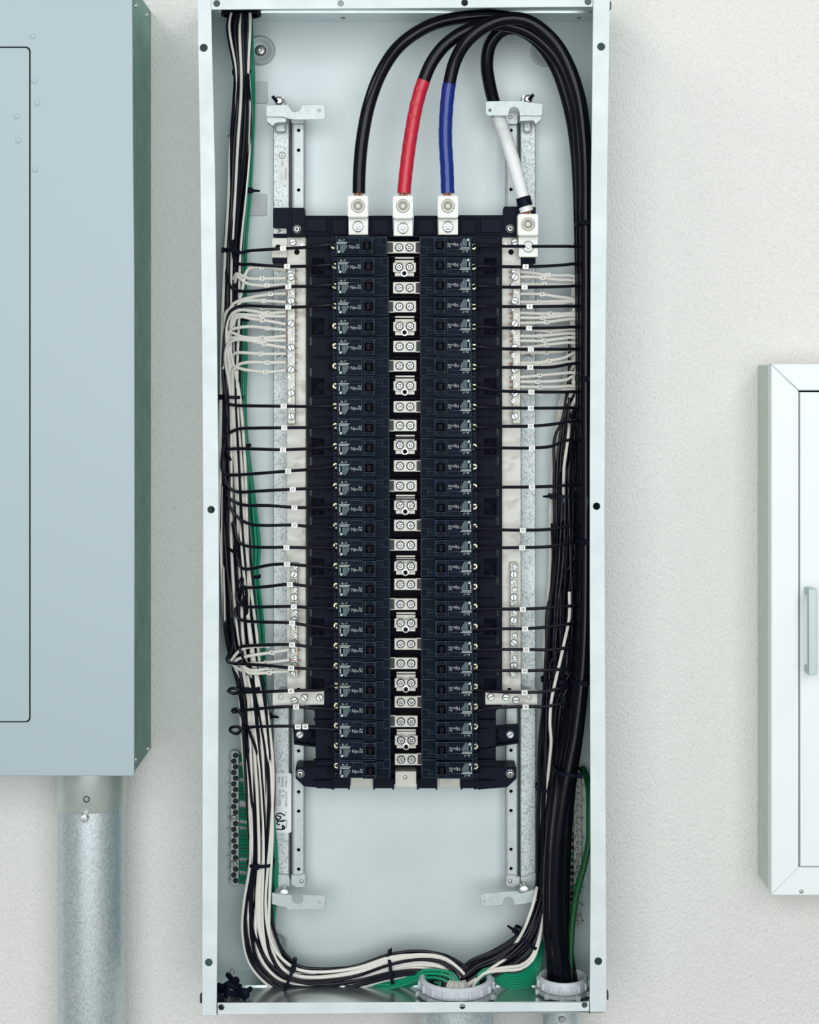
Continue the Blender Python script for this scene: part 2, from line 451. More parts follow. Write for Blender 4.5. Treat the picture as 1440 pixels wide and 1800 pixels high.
# small nubs on the outside of the box
for px, py, sgn in ((1066, 1756, 1), (355, 1762, -1), (1071, 6, 1)):
    mb = MB(); p = P(px, py, FY); mb.box(min(p.x, p.x + sgn * .004), max(p.x, p.x + sgn * .004), FY + .01, FY + .02, p.z - .005, p.z + .005)
    part('side_nub', mb, 'dark_steel', enc, .0006)
# collar of the opening in the top end where the left wires come in
mb = MB(); cxx = PX(424, -.06)
mb.lathe([(.026, -.003), (.026, 0), (.022, 0), (.022, -.003)], center=(cxx, -.06, ZT - .0032), axis='Z', n=24)
part('knockout_collar', mb, 'black_plastic', enc)

# ------------------------------------------------------------------ mounting rails
def profile_bar(x0, x1, yf, yb, Yr, mb):               # simple vertical bar, front at depth yf
    mb.pbox(x0, x1, yf, yb, Yr, BY)
def rail(side):
    L = side == 'left'
    RY = -.026
    t = thing('mounting_rail', 'long galvanized mounting rail behind the %s neutral bar' % side + (', white serial label on it' if L else ', under the white taped cable'),
              'rail', P(510 if L else 915, 1560, BY))
    wide = (480, 508.5) if L else (915, 942)
    nar = (514, 535) if L else (890, 910)
    mb = MB(); mb.pbox(wide[0], wide[1], 186, 1562, RY, BY); part('wide_flange', mb, 'galvanized_speckled', t, .0012)
    mb = MB()
    hx = 525 if L else 898.5
    holes = [(hx, y, 2.8) for y in ((229, 264, 334, 1320, 1392, 1426, 1494, 1528) if L else (229, 333, 1319, 1391, 1425, 1493, 1527))]
    x0, x1 = nar
    mb.pplate([(x0, 205), (x1, 205), (x1, 1545), (x0, 1545)], RY - .004, RY - .001, holes)
    part('hole_flange', mb, 'galvanized', t, .0004)
    mb = MB()
    e = 1.6
    mb.pbox(x0, x0 + e * 1.6, 205, 1545, RY - .0062, BY); mb.pbox(x1 - e, x1, 205, 1545, RY - .0052, BY)
    part('edge_rib', mb, 'galvanized', t, .0008)
    mb = MB(); mb.pbox(x0 + 2.6, x1 - 1.6, 206, 1544, RY + .006, BY); part('hole_backing', mb, 'void', t)
    g = (508.5, 514) if L else (910, 915)
    mb = MB(); mb.pbox(g[0], g[1], 205, 1545, -.0085, BY); part('groove', mb, 'groove_grey', t)
    # lower end foot
    if L: foot = [(512, 1538), (528, 1538), (530, 1536), (536, 1536), (537, 1540), (537, 1557), (534, 1560), (519, 1560), (517, 1557), (512, 1556)]
    else: foot = [(890, 1538), (906, 1538), (908, 1541), (914, 1541), (914, 1556), (908, 1557), (906, 1561), (894, 1561), (890, 1557)]
    mb = MB(); mb.pplate(foot, RY - .0075, RY - .001); part('rail_foot', mb, 'galvanized', t, .0006)
    put('tiny', 530 if L else 897, 1549, RY - .0075, t)
    if L: cap = [(480, 1536), (508, 1538), (510, 1548), (509, 1570), (481, 1570)]
    else: cap = [(915, 1541), (926, 1541), (930, 1537), (940, 1533), (943, 1537), (943, 1566), (914, 1566), (916, 1552)]
    mb = MB(); mb.pplate(cap, RY - .005, RY + .001); part('rail_cap', mb, 'galvanized', t, .0006)
    # lower bracket
    LB = -.060
    if L:
        br = [(478, 1569), (490, 1572), (511, 1573)] + [(523 + 10 * math.cos(a), 1579 - 10 * math.sin(a)) for a in [R(q) for q in (150, 180, 215, 250, 290, 325, 0, 35)]] + \
             [(534, 1573), (570, 1573.5), (573, 1577), (572.5, 1597), (570, 1599.5), (506, 1599.5), (502, 1595), (491, 1593), (478, 1589)]
    else:
        br = [(846, 1570), (908, 1566), (911, 1568), (915, 1571), (941, 1563), (944, 1584), (923, 1589), (904, 1591), (903, 1584)] + \
             [(894 + 9 * math.cos(a), 1585 - 8 * math.sin(a)) for a in [R(q) for q in (20, 60, 100, 140, 180)]] + \
             [(884, 1591), (849, 1594.5), (845, 1591), (843.5, 1573)]
    mb = MB(); mb.pplate(br, LB, LB + .0016, [((562, 1586, 2.2) if L else (852, 1585, 2.2))])
    b = part('lower_bracket', mb, 'galvanized', t, .0004)
    sx = (480, 493) if L else (921, 941)
    mb = MB(); mb.pbox(sx[0] + 2, sx[1], 1570, 1588, LB + .0016, BY); part('bracket_leg', mb, 'galvanized', b, .0005)
    sc = (500, 1568) if L else (921, 1562)
    mb = MB(); mb.lathe([(.005, -.016), (.005, .004), (.0065, .005), (.006, .009), (.003, .01)], center=P(sc[0], sc[1], LB + .012), n=14)
    part('bracket_stud', mb, 'steel', t)
    # upper bracket
    UB = -.064
    if L:
        br = [(468, 185), (507, 184), (510, 190), (513, 195), (518, 196.5), (524, 195.5), (528, 192), (530, 184), (568, 183.5), (572, 187), (572, 207), (569, 210.5),
              (520, 210.5), (508, 209), (498, 205.5), (468, 205.5)]
        hole = [(561, 194.5, 2.6)]
    else:
        br = [(853, 181), (856, 178), (914, 177), (941, 181), (954.5, 182), (953.5, 203), (943, 204), (925, 203), (914, 203.5)] + \
             [(904 + 9 * math.cos(a), 196 - 8 * math.sin(a)) for a in [R(q) for q in (0, 45, 90, 135, 180)]] + [(894, 203.5), (858, 203.5), (854, 200)]
        hole = [(861, 194, 2.6)]
    mb = MB(); mb.pplate(br, UB, UB + .0016, hole); b = part('upper_bracket', mb, 'galvanized', t, .0004)
    mb = MB()
    if L:
        mb.pplate([(468, 205), (480, 205), (503, 207), (503, 215), (485, 216), (479, 222), (469, 214)], UB + .003, UB + .02)
    else: mb.pplate([(914, 203), (953, 203), (951, 211), (942, 219), (938, 212), (914, 213)], UB + .003, UB + .02)
    part('bracket_leg', mb, 'galvanized', b, .0005)
    mb = MB()
    if L: mb.pbox(484, 502, 216, 232, RY - .014, RY)
    else: mb.pbox(921, 934, 213, 232, RY - .01, RY)
    part('spacer_block', mb, 'galvanized_speckled', t, .0015)
    wx, wy = (490, 178) if L else (927, 175)
    mb = MB(); mb.lathe([(.0058, 0), (.0058, .005), (.004, .007)], center=P(wx + 1, wy, -.04), n=14)
    mb.box(*sorted((P(wx, wy, -.04).x, P(wx + (9 if L else -9), wy, -.04).x)), -.04, BY, P(0, wy + 16, -.04).z, P(0, wy - 8, -.04).z)
    part('bracket_stud', mb, 'steel', t, .0004)
    mb = MB(); a = P(wx - (3 if L else -3), wy + 1, -.048); c2 = P(wx - (11 if L else -11), wy - 9, -.05)
    mb.tube([a, c2], .0022, 8); part('wing_tip', mb, 'black_plastic', t)
    mb = MB(); fx = 525 if L else 897.5
    mb.pplate(rrect(fx - 13, 201, fx + 10, 217, 4) if L else rrect(fx - 9, 197, fx + 13, 218, 4), RY - .014, RY - .0045); part('rail_tab', mb, 'galvanized', t, .0005)
    put('tiny', fx, 206, RY - .014, t)
    # pen mark
    mx = 496 if L else 928
    mb = MB()
    for (x0, y0, x1, y1) in ((mx - 9, 628, mx + 8, 622), (mx - 8, 621, mx + 9, 628)):
        mb.tube([P(x0, y0, RY - .0002), P((x0 + x1) / 2, (y0 + y1) / 2 - 1, RY - .0002), P(x1, y1, RY - .0002)], .0005, 5)
    part('pen_mark', mb, 'ink', t)
    if L:
        sy = RY - .0008
        mb = MB(); mb.pplate([(489, 265), (506, 265), (506, 325), (489, 325)], RY - .0006, RY); lb = part('certification_sticker', mb, 'label_clear', t)
        mb = MB(); c = P(496.5, 273, sy)
        mb.plate([(c.x + q[0], c.z + q[1]) for q in circ(0, 0, .0046, 20)], sy, sy + .0001, [[(c.x + q[0], c.z + q[1]) for q in circ(0, 0, .0039, 20)]])
        add_text(mb, 'UL', .0050, c.x, sy, c.z, -90, 0, .8)
        q = P(496.5, 287.5, sy); add_text(mb, 'LISTED', .0028, q.x, sy, q.z, -90)
        q = P(502.5, 306, sy); add_text(mb, 'PANELBOARD', .0026, q.x, sy, q.z, -90)
        q = P(498.5, 311, sy); add_text(mb, 'CIRCUIT', .0016, q.x, sy, q.z, -90)
        q = P(494.5, 311, sy); add_text(mb, 'ENCLOSURE BOX', .0016, q.x, sy, q.z, -90)
        part('sticker_print', mb, 'ink', lb)
        mb = MB(); mb.pplate(rrect(482.5, 1359, 512.5, 1464, 4), RY - .0016, RY); lb = part('serial_label', mb, 'label_white', t)
        sy = RY - .0019; mb = MB()
        def lt(s, x, y, sz, sx=1.0): q = P(x, y, sy); add_text(mb, s, sz, q.x, sy, q.z, -90, 0, sx)
        lt('SO Num', 503, 1374, .0040); lt('3009716683', 503, 1405, .0044, .95)
        lt('Gang', 503, 1429, .0024); lt('279030', 503.5, 1448, .0038)
        lt('Marking', 497, 1374, .0040); lt('D  50', 497.5, 1396, .0046)
        lt('Date', 491, 1371, .0040); lt('09-20-2022', 491.5, 1403, .0046)
        lt('Serial Number Code', 487, 1413, .0021)
        for st in ([(501, 1434), (495, 1430), (489, 1430), (485, 1436), (490, 1441), (494, 1436), (488, 1434)], [(486, 1439), (488, 1443), (502, 1442)],
                   [(499, 1444), (489, 1444), (487, 1448), (492, 1450)], [(497, 1450), (501, 1455), (499, 1457.5), (486, 1457.5)], [(497, 1450), (497, 1456), (501, 1454)]):
            mb.tube(spline([P(a, b, sy) for a, b in st], .001), .0009, 6)
        part('label_print', mb, 'ink', lb)
    return t
rail('left'); rail('right')

# ------------------------------------------------------------------ interior chassis (black plastic carrier, centre bus)
NROW = 27
def rowy(i): return 431.5 + i * 35.5
def drift(y): return (y - 432) * .0038
base = thing('breaker_chassis', 'black plastic bus chassis carrying two columns of breakers in the open panel', 'chassis', P(712, 1386, -.03))
TY = -.072
def bpart(name, mb, bev=.0006, m='black_plastic', **k): return part(name, mb, m, base, bev, **k)
mb = MB()
mb.pplate([(480, 367), (482, 365), (535, 365), (535, 379), (612, 379), (612, 415), (648, 415), (648, 379), (690, 379), (690, 418), (728, 418), (728, 379), (769, 379), (769, 414), (806, 414), (806, 378),
           (886, 378), (886, 363), (916, 363), (942, 364), (942, 416), (480, 416), (480, 411), (505, 411), (505, 400), (480, 400)], TY, -.040)
bpart('top_plate', mb, .0008)
mb = MB()
for a, b in ((536, 580), (582, 610), (652, 686), (732, 766), (810, 838), (842, 884)):
    mb = MB(); mb.pplate([(a, 381), (b, 381), (b, 412), (a, 412)], TY - .004, TY - .0005, [[(a + 2.5, 384), (b - 2.5, 384), (b - 2.5, 409), (a + 2.5, 409)]]); bpart('plate_rib', mb, .0004)
mb = MB(); mb.pplate([(537, 381), (575, 381), (575, 409), (537, 406)], TY - .0022, TY); bpart('plate_step', mb, .001); mb = MB(); mb.pplate([(844, 381), (884, 381), (884, 409), (844, 409)], TY - .0022, TY); bpart('plate_step', mb, .001)
mb = MB(); mb.pbox(508, 512.5, 366, 416, TY - .003, TY); bpart('plate_ridge', mb)
for px in (522, 897): put('ringed', px, 403 if px < 700 else 402, TY, base)
mb = MB(); mb.pbox(481, 504, 400.5, 410.5, -.058, -.04); l = part('letter_plate', mb, 'label_white', base)
mb = MB(); q = P(491, 405.5, -.0583); add_text(mb, 'A', .0095, q.x, -.0583, q.z, -90); part('letter_print', mb, 'ink', l)
# side trays
hm = MB(); hm.lathe([(.0019, 0), (.0019, .0003)], n=10); HOLE = hm.mesh('tray_hole', 'void')
for L in (True, False):
    x0, x1 = (540, 588) if L else (838, 883)
    def mx(x): return x if L else 1421.5 - x            # mirror about the chassis centre
    pits = [559 + 105.6 * k for k in range(-1, 7)]
    holes = []
    for k, py in enumerate(pits):
        holes.append([(mx(549), py), (mx(570), py + 1), (mx(570), py + 29), (mx(549), py + 29)])
        if k < len(pits):
            for a, b in ((py + 33, py + 48), (py + 88, py + 103)):
                if b < 1235: holes.append([(mx(543.5), a), (mx(548.5), a), (mx(548.5), b), (mx(543.5), b)])
    holes = [[q for q in h] for h in holes if min(p[1] for p in h) > 418 and max(p[1] for p in h) < 1275]
    d1 = drift(1385)
    if L: outline = [(540, 415), (590, 415), (592, 1386), (553 + d1, 1386), (553, 1250), (541, 1240)]
    else: outline = [(834, 415), (881, 415), (883, 1240), (872, 1250), (872, 1386), (836, 1386)]
    mb = MB(); mb.pplate(outline, TY, TY + .004, holes); bpart('side_tray', mb, .0005)
    # pit floors with their diagonal ribs
    for k, py in enumerate(pits):
        if py < 420 or py > 1270: continue
        mb = MB()
        a, b = sorted((mx(549), mx(570)))
        mb.pbox(a, b, py, py + 29, TY + .016, TY + .019)
        for (xa, ya, xb, yb) in ((551, py + 14, 569, py + 2), (551, py + 15, 569, py + 28)):
            q0, q1 = P(mx(xa), ya, TY + .003), P(mx(xb), yb, TY + .003)
            mb.tube([q0, q1], .0011, 4)
        bpart('tray_pocket', mb, 0)
    for i in range(NROW):
        y = rowy(i)
        xa, xb = sorted((mx(551), mx(584)))
        if i % 3 != 0 and not 1205 < y + 17 < 1245: mb = MB(); mb.pbox(xa, xb, y + 17, y + 18.6, TY - .008, TY + .001); bpart('tray_divider', mb, .0003)
        xa, xb = sorted((mx(576), mx(579)))
        mb = MB(); mb.pbox(xa, xb, y - 4, y + 6, TY - .007, TY + .001); bpart('tray_peg', mb, .0003)
    mb = MB()
    for i in range(NROW):
        y = rowy(i)
        obj('tray_hole', HOLE, base, P(mx(557.5), y + 8.5, TY))
    # ears: upper one braced, lower one solid
    if L: up = [(515, 1279), (560, 1278), (584, 1279), (584, 1320), (556, 1314), (517, 1309)]
    else: up = [(838, 1279), (862, 1279), (912, 1275), (912, 1307), (872, 1313), (838, 1320)]
    mb = MB(); mb.pplate(up, TY + .012, TY + .016)
    mb.pplate(up[:3] + [(up[2][0], up[2][1] + 3), (up[0][0], up[0][1] + 3)], TY, TY + .013)
    lo = [up[4], up[5], (up[5][0], up[5][1] - 3), (up[4][0], up[4][1] - 3)] if L else [up[3], up[4], up[5], (up[5][0], up[5][1] - 3), (up[4][0], up[4][1] - 3), (up[3][0], up[3][1] - 3)]
    mb.pplate(lo, TY, TY + .013)
    for (xa, ya, xb, yb) in ((536, 1308, 562, 1282), (545, 1284, 582, 1314)):
        mb.tube([P(mx(xa), ya, TY + .009), P(mx(xb), yb, TY + .009)], .0018, 4)
    e = bpart('braced_ear', mb, .0004)
    put('slot_big', 527 if L else 897, 1291, TY + .012, base)
    if L: lo = [(519.5, 1349), (585, 1349), (587, 1386), (582, 1387), (539, 1383), (535, 1383), (519.5, 1368)]
    else: lo = [(838, 1349), (908, 1349), (908, 1369), (892, 1384), (880, 1385), (843, 1388), (838, 1387)]
    mb = MB(); mb.pplate(lo, TY - .002, -.034); bpart('lower_ear', mb, .0008)
    mb = MB(); yy = TY - .0045; mb.pplate([(mx(533), 1347.5), (mx(587), 1347.5), (mx(587), 1350), (mx(533), 1350)], yy, TY - .001)
    mb.pplate([(mx(583.5), 1350), (mx(588), 1350), (mx(588), 1388), (mx(583.5), 1388)], yy, TY - .001)
    bpart('ear_rim', mb, .0005)
    put('ringed', 528 if L else 897, 1360, TY - .002, base)
# bottom fingers
for a, b in ((584, 615), (656, 693), (733, 769), (810, 844)):
    mb = MB(); mb.pplate([(a, 1368), (b, 1368), (b, 1388.5), (b - 3, 1388.5), (b - 3, 1386), (a + 3, 1386), (a + 3, 1388.5), (a, 1388.5)], TY - .004, -.042); bpart('bottom_finger', mb, .0006)
for a, b, yt, yf in ((617, 655, 1366, TY + .002), (695, 732, 1356, -.0905), (772, 809, 1366, TY + .002)):
    mb = MB(); mb.pbox(a, b, yt, 1384, yf, TY + .008); bpart('bus_bar_end', mb, .0004, 'tin_plate')
obj('screw', SCR['tiny'], base, P(712.5, 1366.5, -.0905))
# centre channel
mb = MB(); mb.pplate([(676, 417), (743, 417), (746, 1378), (680, 1378)], -.062, -.045); bpart('centre_channel', mb, .0006)
mb = MB()
for i in range(NROW):
    y = rowy(i) - 17.7
    d = drift(y)
    mb = MB(); mb.pbox(684 + d, 738 + d, y - 1.2 + 2, y + 1.2 + 2, -.088, -.060); bpart('phase_barrier', mb, .0003)
TAB = {}
def tab_mesh(kind):
    k = kk(-.094); mb = MB()
    w, h = 20.2 * k, 10 * k
    if kind == 2:
        mb.plate([(x * k, z * k) for x, z in rrect(-20.2, -10, 20.2, 10, 1.2, 2)], 0, .0022)
    elif kind == 3:
        mb.plate([(x * k, z * k) for x, z in [(-20.2, 9), (-4, 9), (-3, 6.5), (3, 6.5), (4, 9), (20.2, 9), (20.2, -8), (6.5, -8), (4, -5), (-4, -5), (-6.5, -8), (-20.2, -8)]], 0, .0022)
    return mb.mesh('bus_tab', 'tin_plate', .0004)
TAB[2] = tab_mesh(2); TAB[3] = tab_mesh(3)
k94 = kk(-.094)
def under_mesh():
    mb = MB(); k = k94
    mb.box(-17 * k, 17 * k, .004, .007, -14.8 * k, -6 * k); mb.box(-17 * k, 17 * k, .004, .007, 16 * k, 19 * k)
    mb.box(-17 * k, 17 * k, .0065, .02, -14 * k, 14 * k)
    return mb.mesh('tab_seat', 'tin_plate', .0003)
UND = under_mesh()
rm = MB(); rm.lathe([(.0045, -.001), (.0045, .0018), (.0029, .0020), (.0027, -.0005), (.0001, -.0006)], n=18)
RING = rm.mesh('threaded_ring', ['steel', 'void'])
for p in RING.polygons:
    c = p.center
    if math.hypot(c.x, c.z) < .0026: p.material_index = 1
def arm_mesh(s):
    mb = MB(); k = k94; a, b = sorted((s * 18, s * 31))
    mb.box(a * k, b * k, .0008, .004, 8.6 * k, 10.4 * k); mb.box(a * k, b * k, .0008, .004, -10.4 * k, -8.6 * k)
    mb.box(a * k, b * k, .003, .005, -9.5 * k, 9.5 * k, 1)
    return mb.mesh('stab_arm', ['tin_plate', 'dark_steel'], .0002)
ARM = {1: arm_mesh(1), -1: arm_mesh(-1)}
TABY = [435, 470.5, 506, 539, 574.5, 609, 643, 679, 715, 748, 783.5, 819, 854, 889, 923.5, 958, 996, 1027, 1062, 1096, 1132, 1166, 1201, 1234, 1268, 1302, 1335]
for i, y in enumerate(TABY):
    d = drift(y); three = i % 3 == 1
    loc = P(711 + d, y, -.094)
    tb = obj('bus_tab', TAB[3 if three else 2], base, loc)
    for s in (-1, 1): obj('screw', SCR['tab'], tb, loc + Vector((s * 9.2 * k94, 0, (1 if three else 0) * k94)), (0, R(random.uniform(0, 60)), 0))
    if three:
        obj('tab_seat', UND, tb, loc)
        obj('threaded_ring', RING, tb, loc + Vector((-.3 * k94, 0, -10 * k94)))
    else:
        for s in ((-1, 1) if i == 0 else ((1,) if i % 3 == 2 else (-1,))): obj('stab_arm', ARM[s], tb, loc)
        mb = MB(); q = loc; kx = k94
        mb.box(q.x - 15 * kx, q.x + 15 * kx, q.y + .0022, -.06, q.z - 8 * kx, q.z + 8 * kx); part('tab_post', mb, 'dark_steel', tb)

# ------------------------------------------------------------------ neutral bars
def neutral_bar(L):
    NY = -.062
    s = 'left' if L else 'right'
    t = thing('neutral_bar', 'pale tin plated neutral bar on the %s side, white wires screwed along its terminal strips' % s, 'bus bar', P(522 if L else 900, 1210, NY + .004))
    def q(x): return x if L else 1420.5 - x
    def box(x0, x1, y0, y1, Y0, Y1, name, m, bev=.0005, holes=()):
        mb = MB(); mb.pplate([(q(x0), y0), (q(x1), y0), (q(x1), y1), (q(x0), y1)], Y0, Y1, [(q(h[0]), h[1], h[2]) for h in holes]); return part(name, mb, m, t, bev)
    box(505, 537.5, 417.5, 1216, NY, NY + .004, 'long_bar', 'zinc_plate', .0005, [(522, 443, 5), (525, 1213, 4.2)])
    box(517, 529, 437, 449, NY + .0042, NY + .006, 'hole_backing', 'void', 0)
    box(520, 530, 1207, 1216, NY + .0042, NY + .006, 'hole_backing', 'void', 0)
    if L: box(477.5, 505.5, 418, 453, NY - .004, NY + .001, 'link_bar', 'zinc_plate', .0005, [(489, 435, 5)]); box(484, 495, 429, 441, NY + .0012, NY + .003, 'hole_backing', 'void', 0)
    box(479, 505, 451, 463, NY + .002, -.026, 'standoff', 'black_plastic')
    put('slot_big', 515 if L else 905, 426, NY, t, rot=20)
    mb = MB(); mb.lathe([(.0035, 0), (.0035, .001), (.0024, .0012), (.002, .0004)], center=P(q(531), 431, NY)); part('stud_head', mb, 'steel', t)
    # terminal strips with alternating screws
    st = box(505.5, 519, 469, 745, NY - .011, NY, 'terminal_strip', 'tin_plate')
    ys = [487, 529, 569, 611, 650, 691, 732]
    sx = 512 if L else 905
    for i, y in enumerate(ys):
        put('slot_big', sx, y, NY - .011, st, rot=random.uniform(0, 180))
        if y + 27 < 742:
            put('slot_small', sx - 2.5, y + 14, NY - .0105, st, rot=random.uniform(0, 180))
            put('slot_small', sx + 2.5, y + 27, NY - .0105, st, rot=random.uniform(0, 180))
    put('slot_small', sx - 2, 475.5, NY - .0105, st, rot=40)
    st = box(511.5, 523.5, 989, 1191, NY - .010, NY, 'terminal_strip', 'tin_plate')
    sx = 517.5 if L else 903
    y = 996; j = 0
    while y < 1188:
        put('slot_big' if j % 3 == 1 else 'slot_small', sx + (1.8, 0, -1.8)[j % 3], y, NY - .010, st, rot=random.uniform(0, 180)); y += 13.4; j += 1
    # lower cross link
    mb = MB(); x0, x1 = (479, 570) if L else (853, 945)
    yo = [(x0, 1216), (x1, 1214.5), (x1, 1239), (x0, 1240.5)] if L else [(x0, 1215), (x1, 1212.5), (x1, 1239), (x0, 1239)]
    mb.pplate(yo, NY - .0145, NY - .0105, [(494, 1225, 4.6) if L else (930.5, 1225.5, 4.6)]); part('cross_link', mb, 'zinc_plate', t, .0006)
    mb = MB(); mb.pbox(487 if L else 925, 501 if L else 937, 1219, 1232, NY - .0105, -.026); part('standoff', mb, 'galvanized', t)
    for x, y in (((518, 1231), (535, 1226), (562, 1226)) if L else ((863, 1224.5), (889.5, 1225.5), (907, 1230.5))):
        put('slot_big', x, y, NY - .0145, t, rot=random.uniform(0, 180))
    return t
neutral_bar(True); neutral_bar(False)

# ------------------------------------------------------------------ lugs
LUGM = {}
def lug(px, top, split, bot, w, label, low=0):
    LY = -.098
    t = thing('cable_lug', label, 'lug', P(px, bot, TY), None)
    k = kk(LY)
    mb = MB(); mb.pbox(px - w, px + w, top, split, LY, LY + .024); part('lug_body', mb, 'lug_metal', t, .0012, seg=2)
    mb = MB(); mb.pbox(px - w + 1, px + w, split + 1, bot, LY + .014, LY + .026); part('lug_tang', mb, 'lug_metal', t, .0006)
    mb = MB(); c = P(px, top + 18, LY)
    mb.lathe([(.0088, -.001), (.0088, .0008), (.0078, .0018), (.0066, .0018), (.0062, .0004), (.0056, .0004), (.0052, .0012), (.0040, .0013)], center=c, n=28)
    r = part('set_screw', mb, 'tin_plate', t)
    mb = MB(); mb.lathe([(.0051, 0), (.0051, .0014), (.0046, .0017), (.0026, .0017), (.0023, .0006)], center=c, n=20); part('screw_socket', mb, 'socket_olive', r)
    c = P(px, (split + bot) / 2 + 1, LY + .014)
    mb = MB(); mb.lathe([(.0078, 0), (.0078, .0008), (.0070, .001), (.0060, .0025), (.0046, .0028)], center=c, n=24); n = part('stud_washer', mb, 'steel', t)
    mb = MB(); mb.lathe([(.0046, .002), (.0046, .0055), (.0040, .006)], center=c, n=6)
    mb.lathe([(.0026, .006), (.0026, .008), (.002, .0085)], center=c, n=12); part('stud_nut', mb, 'steel', n)
    return t
lug(629.5, 344, 382, 413, 18, 'silver cable lug holding the plain black service cable, leftmost of four')
lug(708.5, 344, 384, 417, 17.5, 'silver cable lug holding the red taped service cable')
lug(787.5, 344, 383, 413, 18, 'silver cable lug holding the blue taped service cable')
lug(928.5, 376, 414, 452, 18, 'silver neutral lug holding the white taped cable, set lower than the others')

# ------------------------------------------------------------------ breakers
BF = -.116; KB = kk(BF)
def breaker_parts():
    """local frame: origin at the middle of the breaker's back, x to the bus side (photo px 582..683 -> -50.5..50.5), front toward -y"""
    k = KB; X0 = 632.5
    def bx(mb, a, b, c, d, y0, y1, mi=0): mb.box((a - X0) * k, (b - X0) * k, y0, y1, c * k, d * k, mi)
    D = -.046                               # full depth
    mb = MB()
    bx(mb, 592, 683, -16.9, 16.9, -.034, 0)                      # case
    bx(mb, 584.5, 592, -16.9, 16.9, -.020, 0)                    # terminal end floor
    bx(mb, 584.5, 592, 9.5, 16.9, -.033, -.020); bx(mb, 584.5, 592, -16.9, -9.5, -.031, -.020)
    bx(mb, 589.4, 592, -6.5, 6.5, -.0300, -.020)
    bx(mb, 593.2, 634.6, -14.2, 13.8, -.0425, -.033)             # label deck
    bx(mb, 593.2, 655, 13.8, 16.2, -.0395, -.033)
    bx(mb, 615.5, 634.6, 5.5, 13.4, -.0437, -.042)
    # toggle housing, four walls around the opening
    bx(mb, 634.6, 640, -14.6, 13, -.046, -.033); bx(mb, 655.6, 658.4, -14.6, 13, -.046, -.033)
    bx(mb, 640, 655.6, 6.6, 13, -.046, -.033); bx(mb, 640, 655.6, -14.6, -8.4, -.046, -.033)
    # bus end: small box above, step, large block below
    bx(mb, 658.4, 671.5, 6.2, 13.6, -.042, -.033); bx(mb, 658.4, 671.8, 1.6, 6.2, -.039, -.033)
    bx(mb, 659.2, 681.6, -16.2, 0.9, -.0365, -.033); bx(mb, 672, 682.2, 1.2, 15.8, -.0355, -.033)
    body = mb.mesh('breaker_body', ['breaker_black', 'breaker_edge_highlight'], .00040, edge_mi=1)
    mb = MB()
    bx(mb, 641.5, 654.5, -7.6, 5.8, -.036, -.0335)
    mb2 = MB()
    bx(mb, 644.5, 651, -6.8, 5, -.0495, -.035)
    handle = mb.mesh('toggle_handle', 'handle_black', .0006)
    res = []
    for flip in (0, 1):
        mb = MB(); y = -.0439
        def tx(s, x, z, sz, rot=0, mi=0, sx=1.0): add_text(mb, s, sz * k, (x - X0) * k, y, z * k, rot, mi, sx)
        tx('BL-17', 603, 9.2, 4.6); 
        for zz, xa, xb in ((5.6, 594.5, 613.5), (3.2, 594.5, 611.0)):
            x = xa
            rnd = random.Random(int(zz * 10))
            while x < xb:
                l = rnd.uniform(.8, 2.0); mb.box((x - X0) * k, (min(x + l, xb) - X0) * k, y, y + .0001, (zz - .75) * k, (zz + .75) * k, 0); x += l + .45
        mb.box((594.8 - X0) * k, (596.4 - X0) * k, y, y + .0001, -7.5 * k, .8 * k, 0)
        rnd = random.Random(3)
        for j in range(7):                                      # columns of tiny rotated print
            x = 600.4 + j * 1.85; z = 1.0; end = (-11.5, -12.4, -13.0, -12.2, -9.6, -6.5, -3.5)[j]
            while z > end:
                l = rnd.uniform(.8, 2.2); mb.box((x - X0) * k, (x + .95 - X0) * k, y, y + .0001, max(z - l, end) * k, z * k, 1); z -= l + .4
        c = circ((597.8 - X0) * k, -10.6 * k, 2.3 * k, 12)
        mb.plate(c, y, y + .0001)
        tx('Njnc', 622.2, -2.4, 8.4, 0, 2, .86)
        tx('20', 632.0, -1.2, 8.6, -90 if not flip else -90, 0, 1.0)
        res.append(mb.mesh('breaker_print', ['print_white', 'print_dim', 'print_mid'], flat=True))
    return body, handle, res
BODY, HANDLE, PRINTS = breaker_parts()
wired_L = [0, 1, 2, 3] + list(range(8, 25))
wired_R = list(range(0, 11)) + [12, 14, 15, 18, 19, 20, 21, 22, 23]
for side in ('left', 'right'):
    L = side == 'left'
    for i in range(NROW):
        y = rowy(i) + (0 if L else .5); d = drift(y)
        cx = (632.5 if L else 788.5) + d + (0 if i else -4 if L else 0) * .6
        wired = i in (wired_L if L else wired_R)
        t = thing('circuit_breaker', 'black single-pole 20 amp breaker, %s of the %s column, %s' % (ORD[i], side, 'black wire under its screw' if wired else 'its brass screw left empty'),
                  'breaker', P(cx, y, BF + .046) , 'single-pole breakers of the panel')
        loc = P(cx, y, BF); loc.y = BF + .046
        t.location = loc; ORG[t.name] = loc
        if not L: t.rotation_euler = (0, math.pi, 0)
        for nm, me in (('breaker_body', BODY), ('toggle_handle', HANDLE), ('breaker_print', PRINTS[0 if L else 1])):
            o = bpy.data.objects.new(nm, me); C.objects.link(o); o.parent = t
        o = bpy.data.objects.new('terminal_screw', SCR['brass']); C.objects.link(o); o.parent = t
        o.location = ((587.6 - 632.5) * KB, -.022, (1.5 if L else -.5) * KB); o.rotation_euler = (0, R(random.uniform(-60, 60)), 0)

